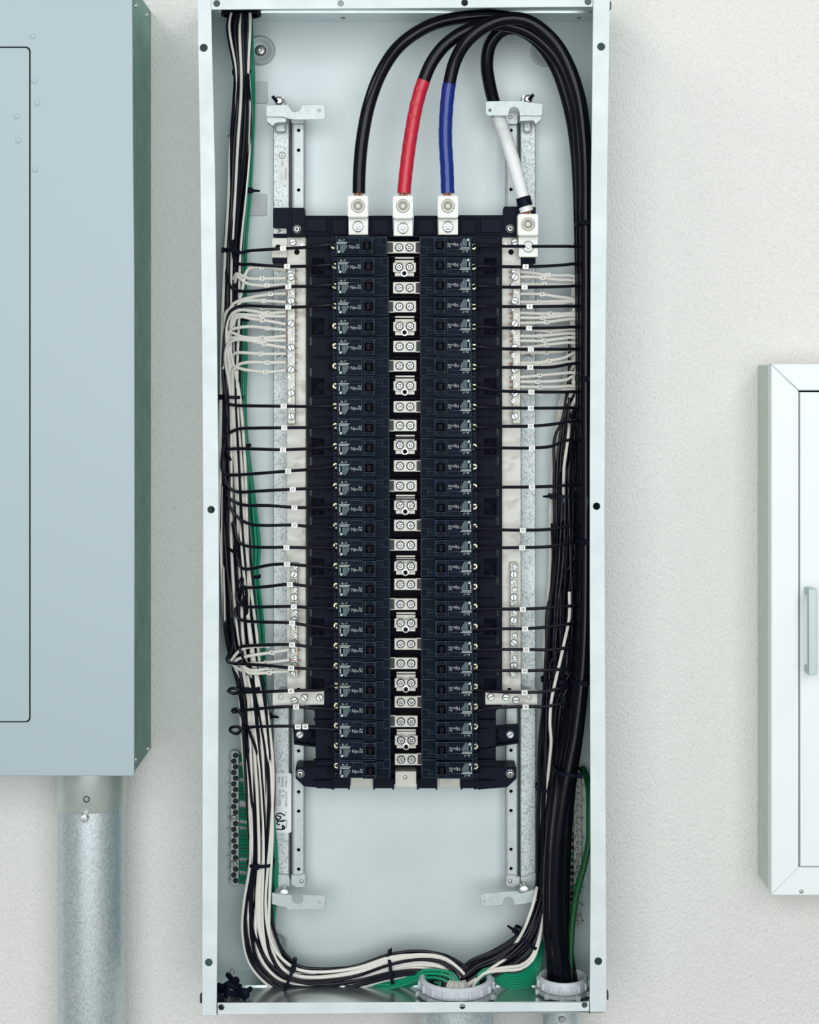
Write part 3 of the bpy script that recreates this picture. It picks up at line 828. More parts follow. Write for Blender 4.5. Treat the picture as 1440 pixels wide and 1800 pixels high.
# ------------------------------------------------------------------ wires
WR = .00205
GL = [  # left gutter bundle: (left/outer edge, right/inner edge) stations in photo px from the top hole to the bottom bushing
    ((408, 10), (442, 10)), ((400, 45), (441, 45)), ((413, 128), (437, 128)), ((411, 180), (440, 180)), ((405, 250), (439, 250)), ((402, 340), (432, 340)), ((396, 442), (424, 442)),
    ((391, 560), (424, 560)), ((388, 697), (422, 697)), ((387, 830), (432, 830)), ((387, 950), (438, 950)), ((391, 1040), (445, 1040)),
    ((397, 1120), (452, 1120)), ((412, 1180), (458, 1180)), ((419, 1207), (463, 1207)), ((424, 1280), (474, 1280)), ((430, 1360), (482, 1360)), ((436, 1450), (481, 1450)),
    ((437, 1515), (478, 1515)), ((426, 1590), (477, 1590)), ((426, 1640), (482, 1635)), ((438, 1692), (495, 1668)), ((470, 1730), (512, 1688)), ((500, 1744), (528, 1699)),
    ((555, 1750), (560, 1703)), ((625, 1737), (625, 1697)), ((688, 1722), (688, 1677)), ((735, 1716), (742, 1672)), ((768, 1724), (786, 1680)), ((778, 1742), (822, 1706))]
GR = [  # right gutter bundle of small wires
    ((1003, 450), (1020, 450)), ((998, 560), (1018, 560)), ((990, 680), (1016, 680)), ((976, 760), (1014, 760)), ((970, 830), (1013, 830)), ((967, 920), (1013, 920)), ((966, 1000), (1011, 1000)),
    ((960, 1060), (1010, 1060)), ((956, 1160), (1006, 1160)), ((952, 1230), (1002, 1230)), ((949, 1300), (993, 1300)), ((947, 1380), (985, 1380)), ((945, 1450), (977, 1450)),
    ((943, 1540), (969, 1540)), ((934, 1592), (962, 1596)), ((910, 1634), (946, 1660)), ((866, 1668), (900, 1704)), ((822, 1688), (862, 1722)), ((800, 1706), (840, 1736))]
def at_y(G, y, u):
    """point of the bundle at photo height y (vertical part only)"""
    for (a, b), (a2, b2) in zip(G, G[1:]):
        if a[1] <= y <= a2[1]:
            f = (y - a[1]) / (a2[1] - a[1])
            return (a[0] + (a2[0] - a[0]) * f) * (1 - u) + (b[0] + (b2[0] - b[0]) * f) * u
    return G[0][0][0]
def bundle(G, u, v, y_from=None, up=False, Yb=-.026, Yf=-.058, turn=0, jit=.12, rnd=random):
    """points of one wire through the bundle; u across (0 outer .. 1 inner), v depth (0 back .. 1 front)"""
    pts = []
    ph = rnd.uniform(0, 6.28); fr = rnd.uniform(.45, .8); am = rnd.uniform(.5, 1.2) * jit
    rng = range(len(G)) if not up else range(len(G) - 1, -1, -1)
    for i in rng:
        a, b = G[i]
        yc = (a[1] + b[1]) / 2
        if y_from is not None:
            if not up and yc < y_from + 22 and i < 24: continue
            if up and yc > y_from - 22: continue
        uu = min(1, max(0, u + am * math.sin(ph + fr * i)))
        vv = min(1, max(0, v + am * .8 * math.cos(ph * 1.7 + fr * .8 * i)))
        if turn and G is GL:
            g = min(1, max(0, (i - 17) / 5))
            if turn == 2: vv = vv * (1 - g) + 1.1 * g; uu = uu * (1 - g) + (.08 + .7 * uu) * g
            elif turn > 0: vv = vv * (1 - g) + (.45 + .55 * vv) * g; uu = uu * (1 - g) + uu * .88 * g
            else: vv = vv * (1 - g) + vv * .9 * g; uu = uu * (1 - g) + (.22 + .78 * uu) * g
        if G is GR and v < .3 and i > 8: uu = .22 + .55 * uu; vv = min(vv, .3)
        Y = Yb + (Yf - Yb) * vv
        if G is GL and i <= 2: Y = -.045 - .03 * vv
        if G is GL and i >= 26: Y = Y - .028 * (i - 25) / 4
        if G is GR and i >= 15: Y = Y - .028 * (i - 14) / 4
        pts.append(P(a[0] * (1 - uu) + b[0] * uu, a[1] * (1 - uu) + b[1] * uu, Y))
    if up:
        e = pts[-1]; pts.append(Vector((cxx + (e.x - cxx) * .7, -.06 + (e.y + .06) * .6, ZT + .012)))
    else:
        bx_, by_, br_ = BUSH[0]
        e = pts[-1]; cx_ = PX(bx_, by_)
        f = (u - .5) * 1.3 + rnd.uniform(-.15, .15)
        g = -.35 if G is GL else .35
        pts.append(Vector((cx_ + br_ * .72 * max(-1, min(1, f + g)), by_ + (vv - .5) * .04, ZB + .018)))
        pts.append(Vector((pts[-1].x, pts[-1].y, ZB - .012)))
    return pts
def wire_mesh(pts, r, m, n=8, step=.007):
    return MB().tube(spline(pts, step), r, n).mesh('wire', m)
def wire(name, pts, m, label, cat='wire', group=None, r=WR, n=8, step=.007):
    p = spline(pts, step)
    mb = MB().tube(p, r, n)
    org = p[0]
    o = obj(name, mb.mesh(name, m, 0, org), None, org)
    return tag(o, label, cat, group)
def wire_tag(w_, px, py, Y, num, ang=0, m='tag_white', wd=10.5, ht=8.4):
    k = kk(Y); mb = MB()
    mb.plate([(x * k, z * k) for x, z in rrect(-wd / 2, -ht / 2, wd / 2, ht / 2, 1.2, 2)], -.0031, .0031)
    add_text(mb, str(num), 7.4 * k, 0, -.0033, 0, 0, 1, .85)
    o = obj('wire_tag', mb.mesh('wire_tag', [m, 'ink']), w_, P(px, py, Y), (0, R(ang), 0))
    o['label'] = 'white marker sleeve numbered %s' % num
def interp(path, x):
    for a, b in zip(path, path[1:]):
        if min(a[0], b[0]) <= x <= max(a[0], b[0]) and a[0] != b[0]:
            f = (x - a[0]) / (b[0] - a[0]); return a[1] + (b[1] - a[1]) * f, (b[1] - a[1]) / (b[0] - a[0])
    return path[0][1], 0

# --- black branch wires, left column. (tag x, path from the tag leftwards, goes up / down)
BL = {
 0: (498, [(498, 437), (440, 440.5), (410, 443)], 'u'), 1: (505, [(505, 468.5), (440, 464.5), (415, 462)], 'u'),
 2: (507, [(507, 504), (470, 509), (440, 512), (418, 511), (405, 503)], 'u'), 3: (507, [(507, 540), (450, 538), (424, 538), (406, 546)], 'd'),
 8: (499, [(499, 714), (450, 713.5), (410, 712), (400, 708)], 'u'), 9: (500, [(500, 752), (450, 752.5), (420, 754), (405, 760), (397, 766)], 'd'),
 10: (498, [(498, 790.5), (440, 789), (408, 789), (398, 792)], 'd'), 11: (507, [(507, 828), (450, 832.5), (410, 835), (397, 834), (391, 824)], 'u'),
 12: (515, [(515, 860), (450, 863.5), (420, 865), (408, 861), (398, 850)], 'u'), 13: (518, [(518, 892), (470, 888.5), (430, 888), (412, 882), (399, 870)], 'u'),
 14: (518, [(518, 923), (460, 923.5), (438, 921), (420, 911), (404, 890)], 'u'), 15: (504, [(504, 962), (440, 961), (424, 956), (416, 945), (413, 925), (409, 918)], 'd2'),
 16: (505, [(505, 991.5), (475, 993), (440, 1000), (428, 1000), (420, 992), (416, 975)], 'u'), 17: (510, [(510, 1027), (470, 1031), (440, 1033), (428, 1031), (422, 1022), (426, 1016)], 'd2'),
 18: (517, [(517, 1066), (450, 1067), (430, 1066), (419, 1058), (416, 1047), (422, 1036), (430, 1032)], 'd2'), 19: (514, [(514, 1095), (450, 1093), (425, 1090), (414, 1081), (415, 1070), (425, 1060), (431, 1050)], 'd2'),
 20: (514, [(514, 1133), (460, 1134), (434, 1135.5), (422, 1138), (425, 1150)], 'd'), 21: (512, [(512, 1174), (470, 1170), (430, 1167), (402, 1164.5), (399, 1158), (408, 1140)], 'u'),
 22: (512, [(512, 1214), (450, 1216.5), (424, 1217), (410, 1219), (401, 1214.5), (408, 1210), (420, 1213)], 'd2'),
 23: (521, [(521, 1242), (470, 1244.5), (435, 1248), (420, 1250), (410, 1252), (409, 1248), (416, 1246), (422, 1252)], 'd2'),
 24: (524, [(524, 1277), (470, 1277), (435, 1279), (424, 1283), (417, 1290), (405, 1285), (406, 1279), (420, 1278), (427, 1286)], 'd2')}
rb = random.Random(11)
for i in wired_L:
    tx, path, dirn = BL[i]; y = rowy(i); d = drift(y)
    WY = -.088
    sy = y - 1.5 if i != 22 else y - 7
    pts = [P(588 + d, sy, -.094), P(581 + d, sy + .3, -.0935), P(565, y - .5 + (path[0][1] - y) * .3, -.090), P(540, y + (path[0][1] - y) * .6, WY)]
    for j, (a, b) in enumerate(path):
        f = max(0, min(1, (500 - a) / 80)); pts.append(P(a, b, WY + f * .020))
    last = path[-1]
    if dirn == 'u': pts += bundle(GL, rb.uniform(.05, .6), rb.uniform(.5, 1), last[1], True, rnd=rb)
    elif dirn == 'd': pts += bundle(GL, rb.uniform(.1, .9), rb.uniform(.5, 1), last[1] + 14, False, turn=-1, rnd=rb)
    else: pts += bundle(GL, rb.uniform(.1, .95), rb.uniform(.5, 1), last[1] + 20, False, turn=-1, rnd=rb)
    o = wire('branch_wire', pts, 'wire_black', 'black branch wire sleeved %d, leaving the %s breaker of the left column' % (2 * i + 1, ORD[i]), 'wire', 'black branch wires of the left breakers')
    ty, sl = path[0][1], (path[1][1] - path[0][1]) / (path[1][0] - path[0][0])
    wire_tag(o, tx, ty, WY, 2 * i + 1, math.degrees(math.atan(sl)))
    if i == 24: wire_tag(o, 537, 1277, WY, 48, 0)

# --- black branch wires, right column
BR = {0: (929, 433, 1016, 433), 1: (924, 469, 1014, 464), 2: (922, 505, 1016, 503), 3: (931, 539, 1014, 538), 4: (930, 577, 1012, 575), 5: (933, 614, 1014, 614), 6: (932, 646, 1014, 638),
      7: (934, 689, 1015, 689), 8: (933, 717.5, 1008, 717), 9: (933, 749, 1010, 740), 10: (935, 787.5, 1004, 773), 12: (935, 856, 1014, 852), 14: (919, 932, 1014, 922),
      15: (918, 962.5, 1012, 952), 18: (919, 1070.5, 1014, 1064), 19: (923, 1105, 1010, 1096), 20: (925, 1141.5, 1008, 1138), 21: (922, 1179, 1004, 1176), 22: (922, 1217, 998, 1208), 23: (924, 1242, 998, 1236)}
for i in wired_R:
    tx, ty, ex, ey = BR[i]; y = rowy(i) + .5; d = drift(y); WY = -.088
    midy = ty + (ey - ty) * .35 + (2 if i in (6, 10, 14, 15, 20, 22, 23) else 0)
    pts = [P(831 + d, y, -.094), P(839 + d, y + .3, -.0935), P(856, y + (ty - y) * .4, -.090), P(882, y + (ty - y) * .8, WY), P(tx, ty, WY), P((tx + ex) / 2, midy, -.086), P(ex - 18, ey + (midy - ey) * .4, -.084), P(ex, ey, -.080)]
    dn = 1 if i % 3 else -1
    if dn < 0: pts += [P(ex + 8, ey - 8, -.07), P(ex + 2, ey - 16, -.06), P(ex - 5, ey - 4, -.055), P(ex, ey + 20, -.055)]
    else: pts += [P(ex + 7, ey + 8, -.072), P(ex + 5, ey + 22, -.062)]
    pts += bundle(GR, rb.uniform(.12, 1), rb.uniform(.4, 1), ey + 30, False, rnd=rb)
    o = wire('branch_wire', pts, 'wire_black', 'black branch wire sleeved %d, leaving the %s breaker of the right column' % (2 * i + 2, ORD[i]), 'wire', 'black branch wires of the right breakers')
    wire_tag(o, tx, ty, WY, 2 * i + 2, 0)

# --- white neutral wires
def white(nm, label, group, pts2, num, tagx, side, G, u, v, yf, Y0=-.0715, drop=True):
    pts = []
    for j, (a, b) in enumerate(pts2):
        f = j / max(1, len(pts2) - 1); pts.append(P(a, b, Y0 + .007 * f))
    pts += bundle(G, u, v, yf, False, turn=1 if side == 'left' else 0, rnd=rb)
    o = wire('neutral_wire', pts, 'wire_white', label, 'wire', group, r=.0021)
    s = -1 if side == 'left' else 1
    mb = MB(); a, b = pts2[0]
    mb.tube([P(a, b, Y0), P(a - s * 17, b + .5, Y0 + .001), P(a - s * 19.5, b + 1, Y0 + .001)], .0012, 6); part('bare_end', mb, 'copper', o)
    ty, sl = interp(pts2, tagx)
    f = abs(tagx - pts2[0][0]) / 100
    wire_tag(o, tagx, ty, Y0 + .006 * f - .0006, num, -math.degrees(math.atan(sl)), 'wire_white', 9, 7.2)
WL = [([(503, 475.5), (480, 471.5), (450, 469.5), (438, 472), (431, 483), (427, 505)], 2, 461), ([(503, 489), (460, 490), (438, 489.5), (426, 485), (416, 481)], 4, 461), ([(503, 499.5), (470, 502), (440, 500), (428, 495), (417, 486)], 6, 470),
      ([(503, 516), (475, 517), (440, 523), (417, 530), (406, 539)], 8, 476), ([(503, 531.5), (470, 529), (430, 529.5), (420, 534)], 10, 464), ([(503, 542), (470, 541.5), (424, 538), (405, 543), (396, 552)], 12, 463),
      ([(503, 548), (470, 550.5), (440, 546), (420, 545), (404, 555), (398, 575), (398, 592)], 14, 471), ([(503, 556), (460, 555.5), (420, 553), (410, 556)], 16, 461), ([(503, 570), (470, 564), (440, 560), (416, 558)], 18, 462),
      ([(503, 580), (470, 577), (440, 574), (415, 577), (403, 583)], 20, 470), ([(503, 590.5), (460, 594), (425, 592), (402, 584)], 24, 461), ([(503, 598.5), (470, 598.5), (430, 597), (404, 594)], 26, 463),
      ([(503, 611), (470, 606), (440, 599), (415, 597), (402, 604), (396, 622)], 28, 465), ([(503, 622), (460, 622), (425, 620), (413, 621)], 32, 459), ([(503, 637), (470, 637.5), (435, 637), (419, 641), (412, 648)], 34, 470), ([(503, 651), (468, 654), (430, 650), (412, 647)], 36, 467)]
for j, (p2, num, tx) in enumerate(WL):
    white('n', 'white neutral wire sleeved %d, %s wire on the left upper terminal strip' % (num, ORD[j] if j < 26 else 'last'), 'white wires on the left upper strip', p2, num, tx, 'left', GL, rb.uniform(.0, .95), (.98 if j % 3 == 0 else rb.uniform(.1, .8)), p2[-1][1] + 12)
WLL = [([(509, 1130), (480, 1133), (460, 1136), (440, 1137), (422, 1143), (410, 1156), (406, 1164)], 38, 470), ([(509, 1142), (478, 1147), (450, 1151), (425, 1156), (412, 1164)], 40, 479), ([(509, 1160), (470, 1165), (440, 1167), (420, 1168), (408, 1166)], 42, 468),
       ([(509, 1171), (475, 1174), (455, 1178), (440, 1178), (430, 1173), (424, 1166)], 44, 475), ([(509, 1180), (475, 1182), (445, 1184), (434, 1181), (428, 1172)], 46, 474)]
for j, (p2, num, tx) in enumerate(WLL):
    white('n', 'white neutral wire sleeved %d, %s wire on the left lower terminal strip' % (num, ORD[j]), 'white wires on the left lower strip', p2, num, tx, 'left', GL, rb.uniform(.1, .95), rb.uniform(.3, 1), p2[-1][1] + 14)
WRr = [([(915, 477.5), (940, 480), (962, 483.5), (985, 484.5), (1008, 485)], 2, 963), ([(915, 487), (940, 487), (960, 489.5), (985, 492), (1012, 493.5)], 4, 954), ([(915, 499.5), (957, 500), (990, 501), (1012, 502)], 6, 957), ([(915, 516.5), (950, 517), (980, 521.5), (1008, 526)], 8, 953),
       ([(915, 531), (950, 531), (985, 529.5), (1006, 530)], 10, 948), ([(915, 538.5), (955, 535.5), (990, 533.5), (1010, 530)], 12, 955), ([(915, 550), (965, 551.5), (990, 551.5), (1013, 551)], 14, 967), ([(915, 558.5), (955, 558.5), (985, 556), (1011, 554.5)], 16, 954),
       ([(915, 568), (960, 566.5), (990, 562.5), (1013, 561)], 18, 960), ([(915, 577), (940, 580), (965, 582), (990, 580), (1012, 578)], 20, 966), ([(915, 590.5), (948, 590.5), (985, 587), (1010, 586.5)], 22, 948), ([(915, 599), (955, 599), (985, 595.5), (1012, 593.5)], 24, 956),
       ([(915, 611), (940, 609), (962, 606.5), (985, 603.5), (1012, 603)], 26, 961), ([(915, 620), (960, 619.5), (990, 617), (1010, 613.5)], 28, 960), ([(915, 638), (950, 637), (970, 633.5), (995, 628), (1010, 620)], 30, 965), ([(915, 642), (950, 642), (985, 638.5), (1010, 636)], 32, 950),
       ([(915, 663), (948, 660), (980, 657), (1012, 656)], 34, 948), ([(915, 671), (945, 671), (975, 670), (998, 667), (1006, 662)], 36, 945), ([(915, 680), (950, 680.5), (985, 680), (1012, 679)], 38, 949), ([(915, 691), (950, 691), (985, 687), (1010, 685)], 40, 949)]
for j, (p2, num, tx) in enumerate(WRr):
    e = p2[-1]; p2 = p2 + [(e[0] + 4, e[1] + 6), (e[0] + 1, e[1] + 18)]
    white('n', 'white neutral wire sleeved %d, %s wire on the right terminal strip' % (num, ORD[j]), 'white wires on the right strip', p2, num, tx, 'right', GR, (.03 if j in (3, 11) else rb.uniform(.06, .6)), rb.uniform(0, .25), e[1] + 30)

# --- wires that run the whole length of a gutter
for j in range(15):
    wire('through_wire', bundle(GL, (.06, .3, .5, .7, .85, .95, .2, .6, .78, .4, .9, .02, .66, .97, .15)[j], (.9, .6, .8, .97, .9, .7, .5, .9, .6, .6, .4, .5, .9, .95, .8)[j] + (.15 if j in (0, 6, 9, 14) else 0), turn=(2 if j in (0, 3, 6, 8, 9, 14) else -1), rnd=rb, jit=.16), 'wire_black', 'black wire running down the left gutter from the top hole to the bottom conduit', 'wire', 'black through wires in the left gutter')
for j in range(4):
    wire('through_wire', bundle(GL, (.0, .14, .95, .5)[j], (1, .7, 1, .98)[j], turn=1, rnd=rb, jit=.12), 'wire_white', 'white wire running down the left gutter from the top hole to the bottom conduit', 'wire', 'white through wires in the left gutter')
GG = [((436, 10), (443, 10)), ((438, 60), (443, 60)), ((440, 130), (446, 130)), ((438, 190), (446, 190)), ((434, 260), (444, 260)), ((430, 340), (441, 340)), ((420, 440), (434, 440)), ((417, 540), (434, 540)), ((418, 640), (434, 640)), ((417, 700), (431, 700)),
      ((422, 760), (433, 760)), ((430, 830), (441, 830)), ((428, 890), (450, 900)), ((436, 960), (456, 960)), ((441, 1010), (453, 1010)), ((443, 1080), (462, 1080)), ((449, 1130), (466, 1130)), ((455, 1200), (468, 1200)), ((462, 1260), (474, 1260)),
      ((468, 1330), (478, 1330)), ((470, 1420), (480, 1420)), ((472, 1500), (486, 1500)), ((470, 1560), (487, 1560)), ((466, 1610), (482, 1610)), ((464, 1650), (484, 1650)), ((486, 1702), (508, 1688)), ((560, 1728), (560, 1716)), ((640, 1742), (640, 1720)), ((700, 1739), (700, 1722)), ((740, 1728), (748, 1704)), ((775, 1735), (800, 1715))]
for j in range(7):
    u = j / 6; pts = []
    ph = rb.uniform(0, 6)
    for i, (a, b) in enumerate(GG):
        uu = min(1, max(0, u + .15 * math.sin(ph + i * .6)))
        Y = -.022 - .012 * ((j * 3) % 7) / 6
        if i < 3: Y = -.05
        if i > 25: Y = Y - .012 * (i - 25)
        pts.append(P(a[0] * (1 - uu) + b[0] * uu, a[1] * (1 - uu) + b[1] * uu, Y))
    e = pts[-1]; pts.append(Vector((e.x + .012, e.y, ZB - .01)))
    pts.insert(0, Vector((cxx + .012 + .001 * j, -.055, ZT + .01)))
    wire('ground_wire', pts, 'wire_green', 'green ground wire edging the left gutter bundle, %s of seven from left' % nth(j + 1), 'wire', 'green ground wires of the left gutter')
for j in range(10):
    wire('through_wire', bundle(GR, .08 + .09 * j, rb.uniform(.5, 1), 640 + 22 * (9 - j), rnd=rb), 'wire_black', 'black wire running down the right gutter behind the branch wires', 'wire', 'black wires packed in the right gutter')
wire('through_wire', [P(1001, 1040, -.074), P(1001, 1085, -.077), P(992, 1130, -.079), P(983, 1170, -.079), P(976, 1200, -.078), P(969, 1235, -.077), P(967, 1275, -.077), P(969, 1300, -.073), P(966, 1340, -.06), P(955, 1450, -.05), P(948, 1550, -.05), P(920, 1655, -.06), P(860, 1705, -.08), P(815, 1735, -.09)],
     'wire_white', 'single white wire slanting across the black wires of the right gutter', 'wire')
wire('through_wire', [P(1001, 735, -.05), P(1000, 760, -.075), P(996, 790, -.078), P(992, 820, -.074), P(990, 900, -.05), P(985, 1000, -.04)], 'wire_white', 'short glimpse of white wire between black wires, right gutter below upper strip', 'wire')
wire('through_wire', [P(944, 1560, -.06), P(938, 1588, -.076), P(930, 1612, -.078), P(922, 1632, -.076), P(905, 1660, -.066), P(870, 1695, -.07), P(820, 1735, -.09)], 'wire_white', 'white wire on the outer edge of the right bundle above its bottom tie', 'wire')
# whites and greens swinging round under the right bundle
for j in range(2):
    wire('neutral_wire', [P(960, 1560, -.05), P(955, 1610, -.06), P(948 - j * 2, 1655, -.066), P(936 - j * 3, 1688 - j * 4, -.068), P(915, 1703 - j * 6, -.074), P(885, 1706 - j * 5, -.078), P(850, 1712, -.085), P(830, 1738, -.09), Vector((PX(826, -.085), -.09, ZB - .01))],
         'wire_white', ('lower' if j == 0 else 'upper') + ' of two white wires looping above the green wires by the right bushing', 'wire')
for j in range(6):
    o5 = j * 4.2
    wire('ground_wire', [P(1004 - j * 2, 1500 + j * 12, -.018), P(985, 1590 + j * 3, -.02), P(962, 1640, -.03), P(950 + o5 * .3 - 4, 1672 + o5 * .5, -.045), P(938 - 4 + o5 * .4, 1698 + o5 * 1.2, -.055), P(912, 1713 + o5 * 1.2, -.064), P(884 - o5 * .3, 1711 + o5 * .9, -.07), P(862, 1702 + o5 * .5, -.076), P(842, 1712 + j * 2, -.085), Vector((PX(838, -.085), -.085, ZB - .01))],
         'wire_green', 'bright green ground wire sagging between the two bottom bushings, %s from the top' % nth(j + 1), 'wire', 'green ground wires sagging by the bottom bushings')
wire('ground_wire', [P(1024, 1350, -.02), P(1030, 1362, -.03), P(1035, 1385, -.045), P(1036, 1440, -.062), P(1035, 1480, -.066), P(1026, 1525, -.067), P(1014, 1570, -.066), P(1006, 1625, -.065), P(1003, 1690, -.066), P(1002, 1735, -.07), Vector((PX(1002, -.07), -.07, ZB - .01))],
     'wire_dark_green', 'thick dark green ground wire crossing the right ground bar', 'wire', r=.0042)

# ------------------------------------------------------------------ service cables
CR = .0083
def cable(label, taped, black, tape_mat=None, bare=True):
    full = taped + black
    t = None
    start = P(*full[0])
    t = thing('service_cable', label, 'cable', start)
    p = spline([P(*q) for q in full], .006)
    n_t = len(spline([P(*q) for q in taped], .006)) if taped else 0
    if tape_mat:
        pt = spline([Vector(q) for q in p[:n_t]], .0016)
        mb = MB(); mb.tube(pt, CR * 1.02, 24, helix=(.0175, .05)); part('phase_tape', mb, tape_mat, t)
        mb = MB(); mb.tube(p[max(0, n_t - 1):], CR, 18, uv=False); part('jacket', mb, 'cable_black', t)
    else:
        mb = MB(); mb.tube(p, CR, 18); part('jacket', mb, 'cable_black', t)
    # strands going down into the lug
    d = (p[0] - p[1]).normalized(); mb = MB(); d = Vector((d.x, d.y * .3, d.z)).normalized()
    for j in range(7):
        a = 2 * math.pi * j / 7; off = Vector((math.cos(a), math.sin(a), 0)) * (.0052 if j else 0)
        mb.tube([p[0] + off - d * .002, p[0] + off + d * .010], .0017, 6)
    part('bare_strands', mb, 'copper', t)
    return t
YA = -.090
down = lambda x0, Y: [(x0 + 1, 500, Y), (x0, 700, Y), (x0 - 1, 900, Y)]
cable('plain black service cable arching highest from the leftmost lug', [],
      [(631, 340, YA), (632, 300, YA), (637, 245, YA), (650, 180, YA), (674, 120, -.085), (706, 77, -.08), (760, 43, -.078), (820, 30, -.078), (880, 29, -.078), (940, 48, -.076), (990, 98, -.072), (1018, 170, -.066), (1029, 260, -.062), (1031, 400, -.06), (1032, 700, -.06), (1031, 950, -.06), (1027, 1150, -.06), (1016, 1280, -.06), (1002, 1380, -.06), (993, 1500, -.060), (992, 1630, -.06), (1001, 1700, -.062), (1010, 1745, -.064), (1010, 1775, -.064)])
cable('service cable wrapped in red tape above the second lug', [(710, 340, YA), (714, 300, YA), (722, 240, YA), (733, 182, -.088), (745, 142, -.088)],
      [(760, 108, -.090), (786, 76, -.094), (830, 50, -.098), (880, 43, -.10), (932, 58, -.098), (982, 106, -.094), (1010, 180, -.088), (1020, 270, -.082), (1024, 400, -.08), (1026, 700, -.08), (1026, 950, -.08), (1021, 1150, -.08), (1004, 1290, -.08), (988, 1400, -.08), (982, 1500, -.08), (981, 1630, -.08), (992, 1700, -.082), (999, 1745, -.084), (999, 1775, -.084)], 'tape_red')
cable('service cable wrapped in blue tape above the third lug', [(787, 340, YA), (786, 300, YA), (783, 240, YA), (785, 190, -.090), (790, 147, -.092)],
      [(800, 108, -.098), (818, 76, -.106), (850, 48, -.112), (890, 33, -.115), (930, 38, -.114), (978, 78, -.108), (1012, 150, -.10), (1027, 240, -.098), (1031, 400, -.098), (1031, 700, -.098), (1031, 950, -.098), (1027, 1150, -.098), (1012, 1290, -.098), (991, 1400, -.098), (979, 1500, -.098), (977, 1630, -.096), (984, 1700, -.092), (985, 1745, -.09), (985, 1775, -.09)], 'tape_blue')
cable('service cable wrapped in white tape passing under the right bracket', [(926, 372, YA), (921, 352, YA), (910, 310, -.084), (896, 262, -.074), (882, 222, -.050), (876, 204, -.046)],
      [(869, 182, -.048), (861, 150, -.056), (856, 112, -.066), (862, 78, -.074), (880, 56, -.08), (905, 50, -.085), (940, 68, -.086), (974, 112, -.08), (999, 180, -.074), (1013, 260, -.07), (1020, 400, -.068), (1023, 700, -.07), (1023, 950, -.07), (1017, 1150, -.07), (997, 1290, -.07), (978, 1400, -.075), (968, 1500, -.08), (966, 1630, -.08), (972, 1700, -.078), (974, 1745, -.076), (974, 1775, -.076)], 'tape_white')
bt = MB()
bt.tube([P(919.5, 347, -.091), P(924, 363, -.091)], CR * 1.12, 16)
solo('electrical_tape', bt, 'black_plastic', 'short band of black tape on the white cable just above the neutral lug', 'tape')

# ------------------------------------------------------------------ cable ties
def tie(px, py, Yc, hw, hd, ang, label, headpos=0.0, tail=True, head=True, wd=.0042, tail_ang=None, group='black cable ties'):
    """band round a bundle: hw half width across in metres, hd half depth, ang = direction across the bundle in the picture (deg)"""
    c = P(px, py, Yc)
    A = Vector((math.cos(R(ang)), 0, -math.sin(R(ang)))); Dd = Vector((0, -1, 0)); Ax = Vector((math.sin(R(ang)), 0, math.cos(R(ang))))
    t = thing('cable_tie', label, 'cable tie', c, group)
    n = 28; vs = []; fs = []
    for i in range(n):
        a = 2 * math.pi * i / n
        ca, sa = math.cos(a), math.sin(a)
        e = .75
        x = math.copysign(abs(ca) ** e, ca); y = math.copysign(abs(sa) ** e, sa)
        for rr in (0, .0012):
            for s in (-1, 1): vs.append(c + A * (x * (hw + rr)) + Dd * (y * (hd + rr)) + Ax * (s * wd / 2))
    for i in range(n):
        a, b = 4 * i, 4 * ((i + 1) % n)
        for q, r_ in ((0, 1), (1, 3), (3, 2), (2, 0)): fs.append((a + q, b + q, b + r_, a + r_))
    part('band', MB().add(vs, fs), 'black_plastic', t)
    if head:
        hc = c + A * (hw * headpos) + Dd * (hd * (1 - headpos ** 4 * .8) + .002)
        mb = MB(); mb.box(-.0038, .0038, -.0026, .0026, -.0034, .0034)
        rot = Matrix.Rotation(R(ang), 3, 'Y')
        m2 = MB().add([hc + rot @ Vector(v) for v in mb.v], mb.f); part('tie_head', m2, 'black_plastic', t, .0006)
        if tail:
            ta = R(ang if tail_ang is None else tail_ang)
            d = Vector((math.cos(ta), -.15, -math.sin(ta)))
            mb = MB(); mb.tube([hc, hc + d * .008, hc + d * .013], [.0019, .0017, .0012], 4); part('tie_tail', mb, 'black_plastic', t)
    return t
k5 = kk(-.05)
tie(426, 128, -.0425, 16 * k5, .0205, -1, 'black cable tie cinching the left bundle just below the top hole', -.3)
tie(411, 442, -.0425, 17 * k5, .0205, 3, 'black cable tie on the left bundle beside the topmost left breaker', -.85, False)
tie(407, 698, -.0425, 20 * k5, .0205, 1, 'black cable tie on the left bundle beside the lower end of the left upper strip', -.8, False)
tie(441, 1207, -.0425, 24 * k5, .0205, -4, 'black cable tie on the left bundle just above the left cross link', -.2, False)
tie(459, 1515, -.0425, 23 * k5, .0205, -1, 'black cable tie on the left bundle beside the foot of the left rail', -.25, False)
tie(508, 1716, -.0475, 30 * k5, .025, 112, 'black cable tie on the bottom bundle near the left corner, tail upright', -.78, True, tail_ang=-75)
tie(688, 1700, -.0475, 26 * k5, .025, 82, 'black cable tie on the bottom bundle left of the larger bushing, tail upright', -.9, True, tail_ang=-80)
tie(436, 336, -.03, 8 * k5, .008, 0, 'small black tie end beside the lower grey adhesive pad', .6, True, tail_ang=5)
tie(427, 562, -.026, 9.5 * k5, .008, 0, 'small black tie on the green wires beside the left upper strip', 0, False, False)
tie(431, 783, -.026, 9 * k5, .008, -2, 'small black tie on the green wires beside the eleventh left breaker', 0, False, False)
tie(448, 1013, -.026, 9 * k5, .008, 0, 'small black tie on the green wires beside the left lower strip', 0, False, False)
tie(468, 1257, -.026, 8 * k5, .008, 0, 'small black tie on the green wires below the left cross link', .75, True, tail_ang=3)
tie(990, 871, -.0425, 25 * k5, .0205, 0, 'black cable tie on the right bundle, whites showing above and below it', -.8, True, tail_ang=180)
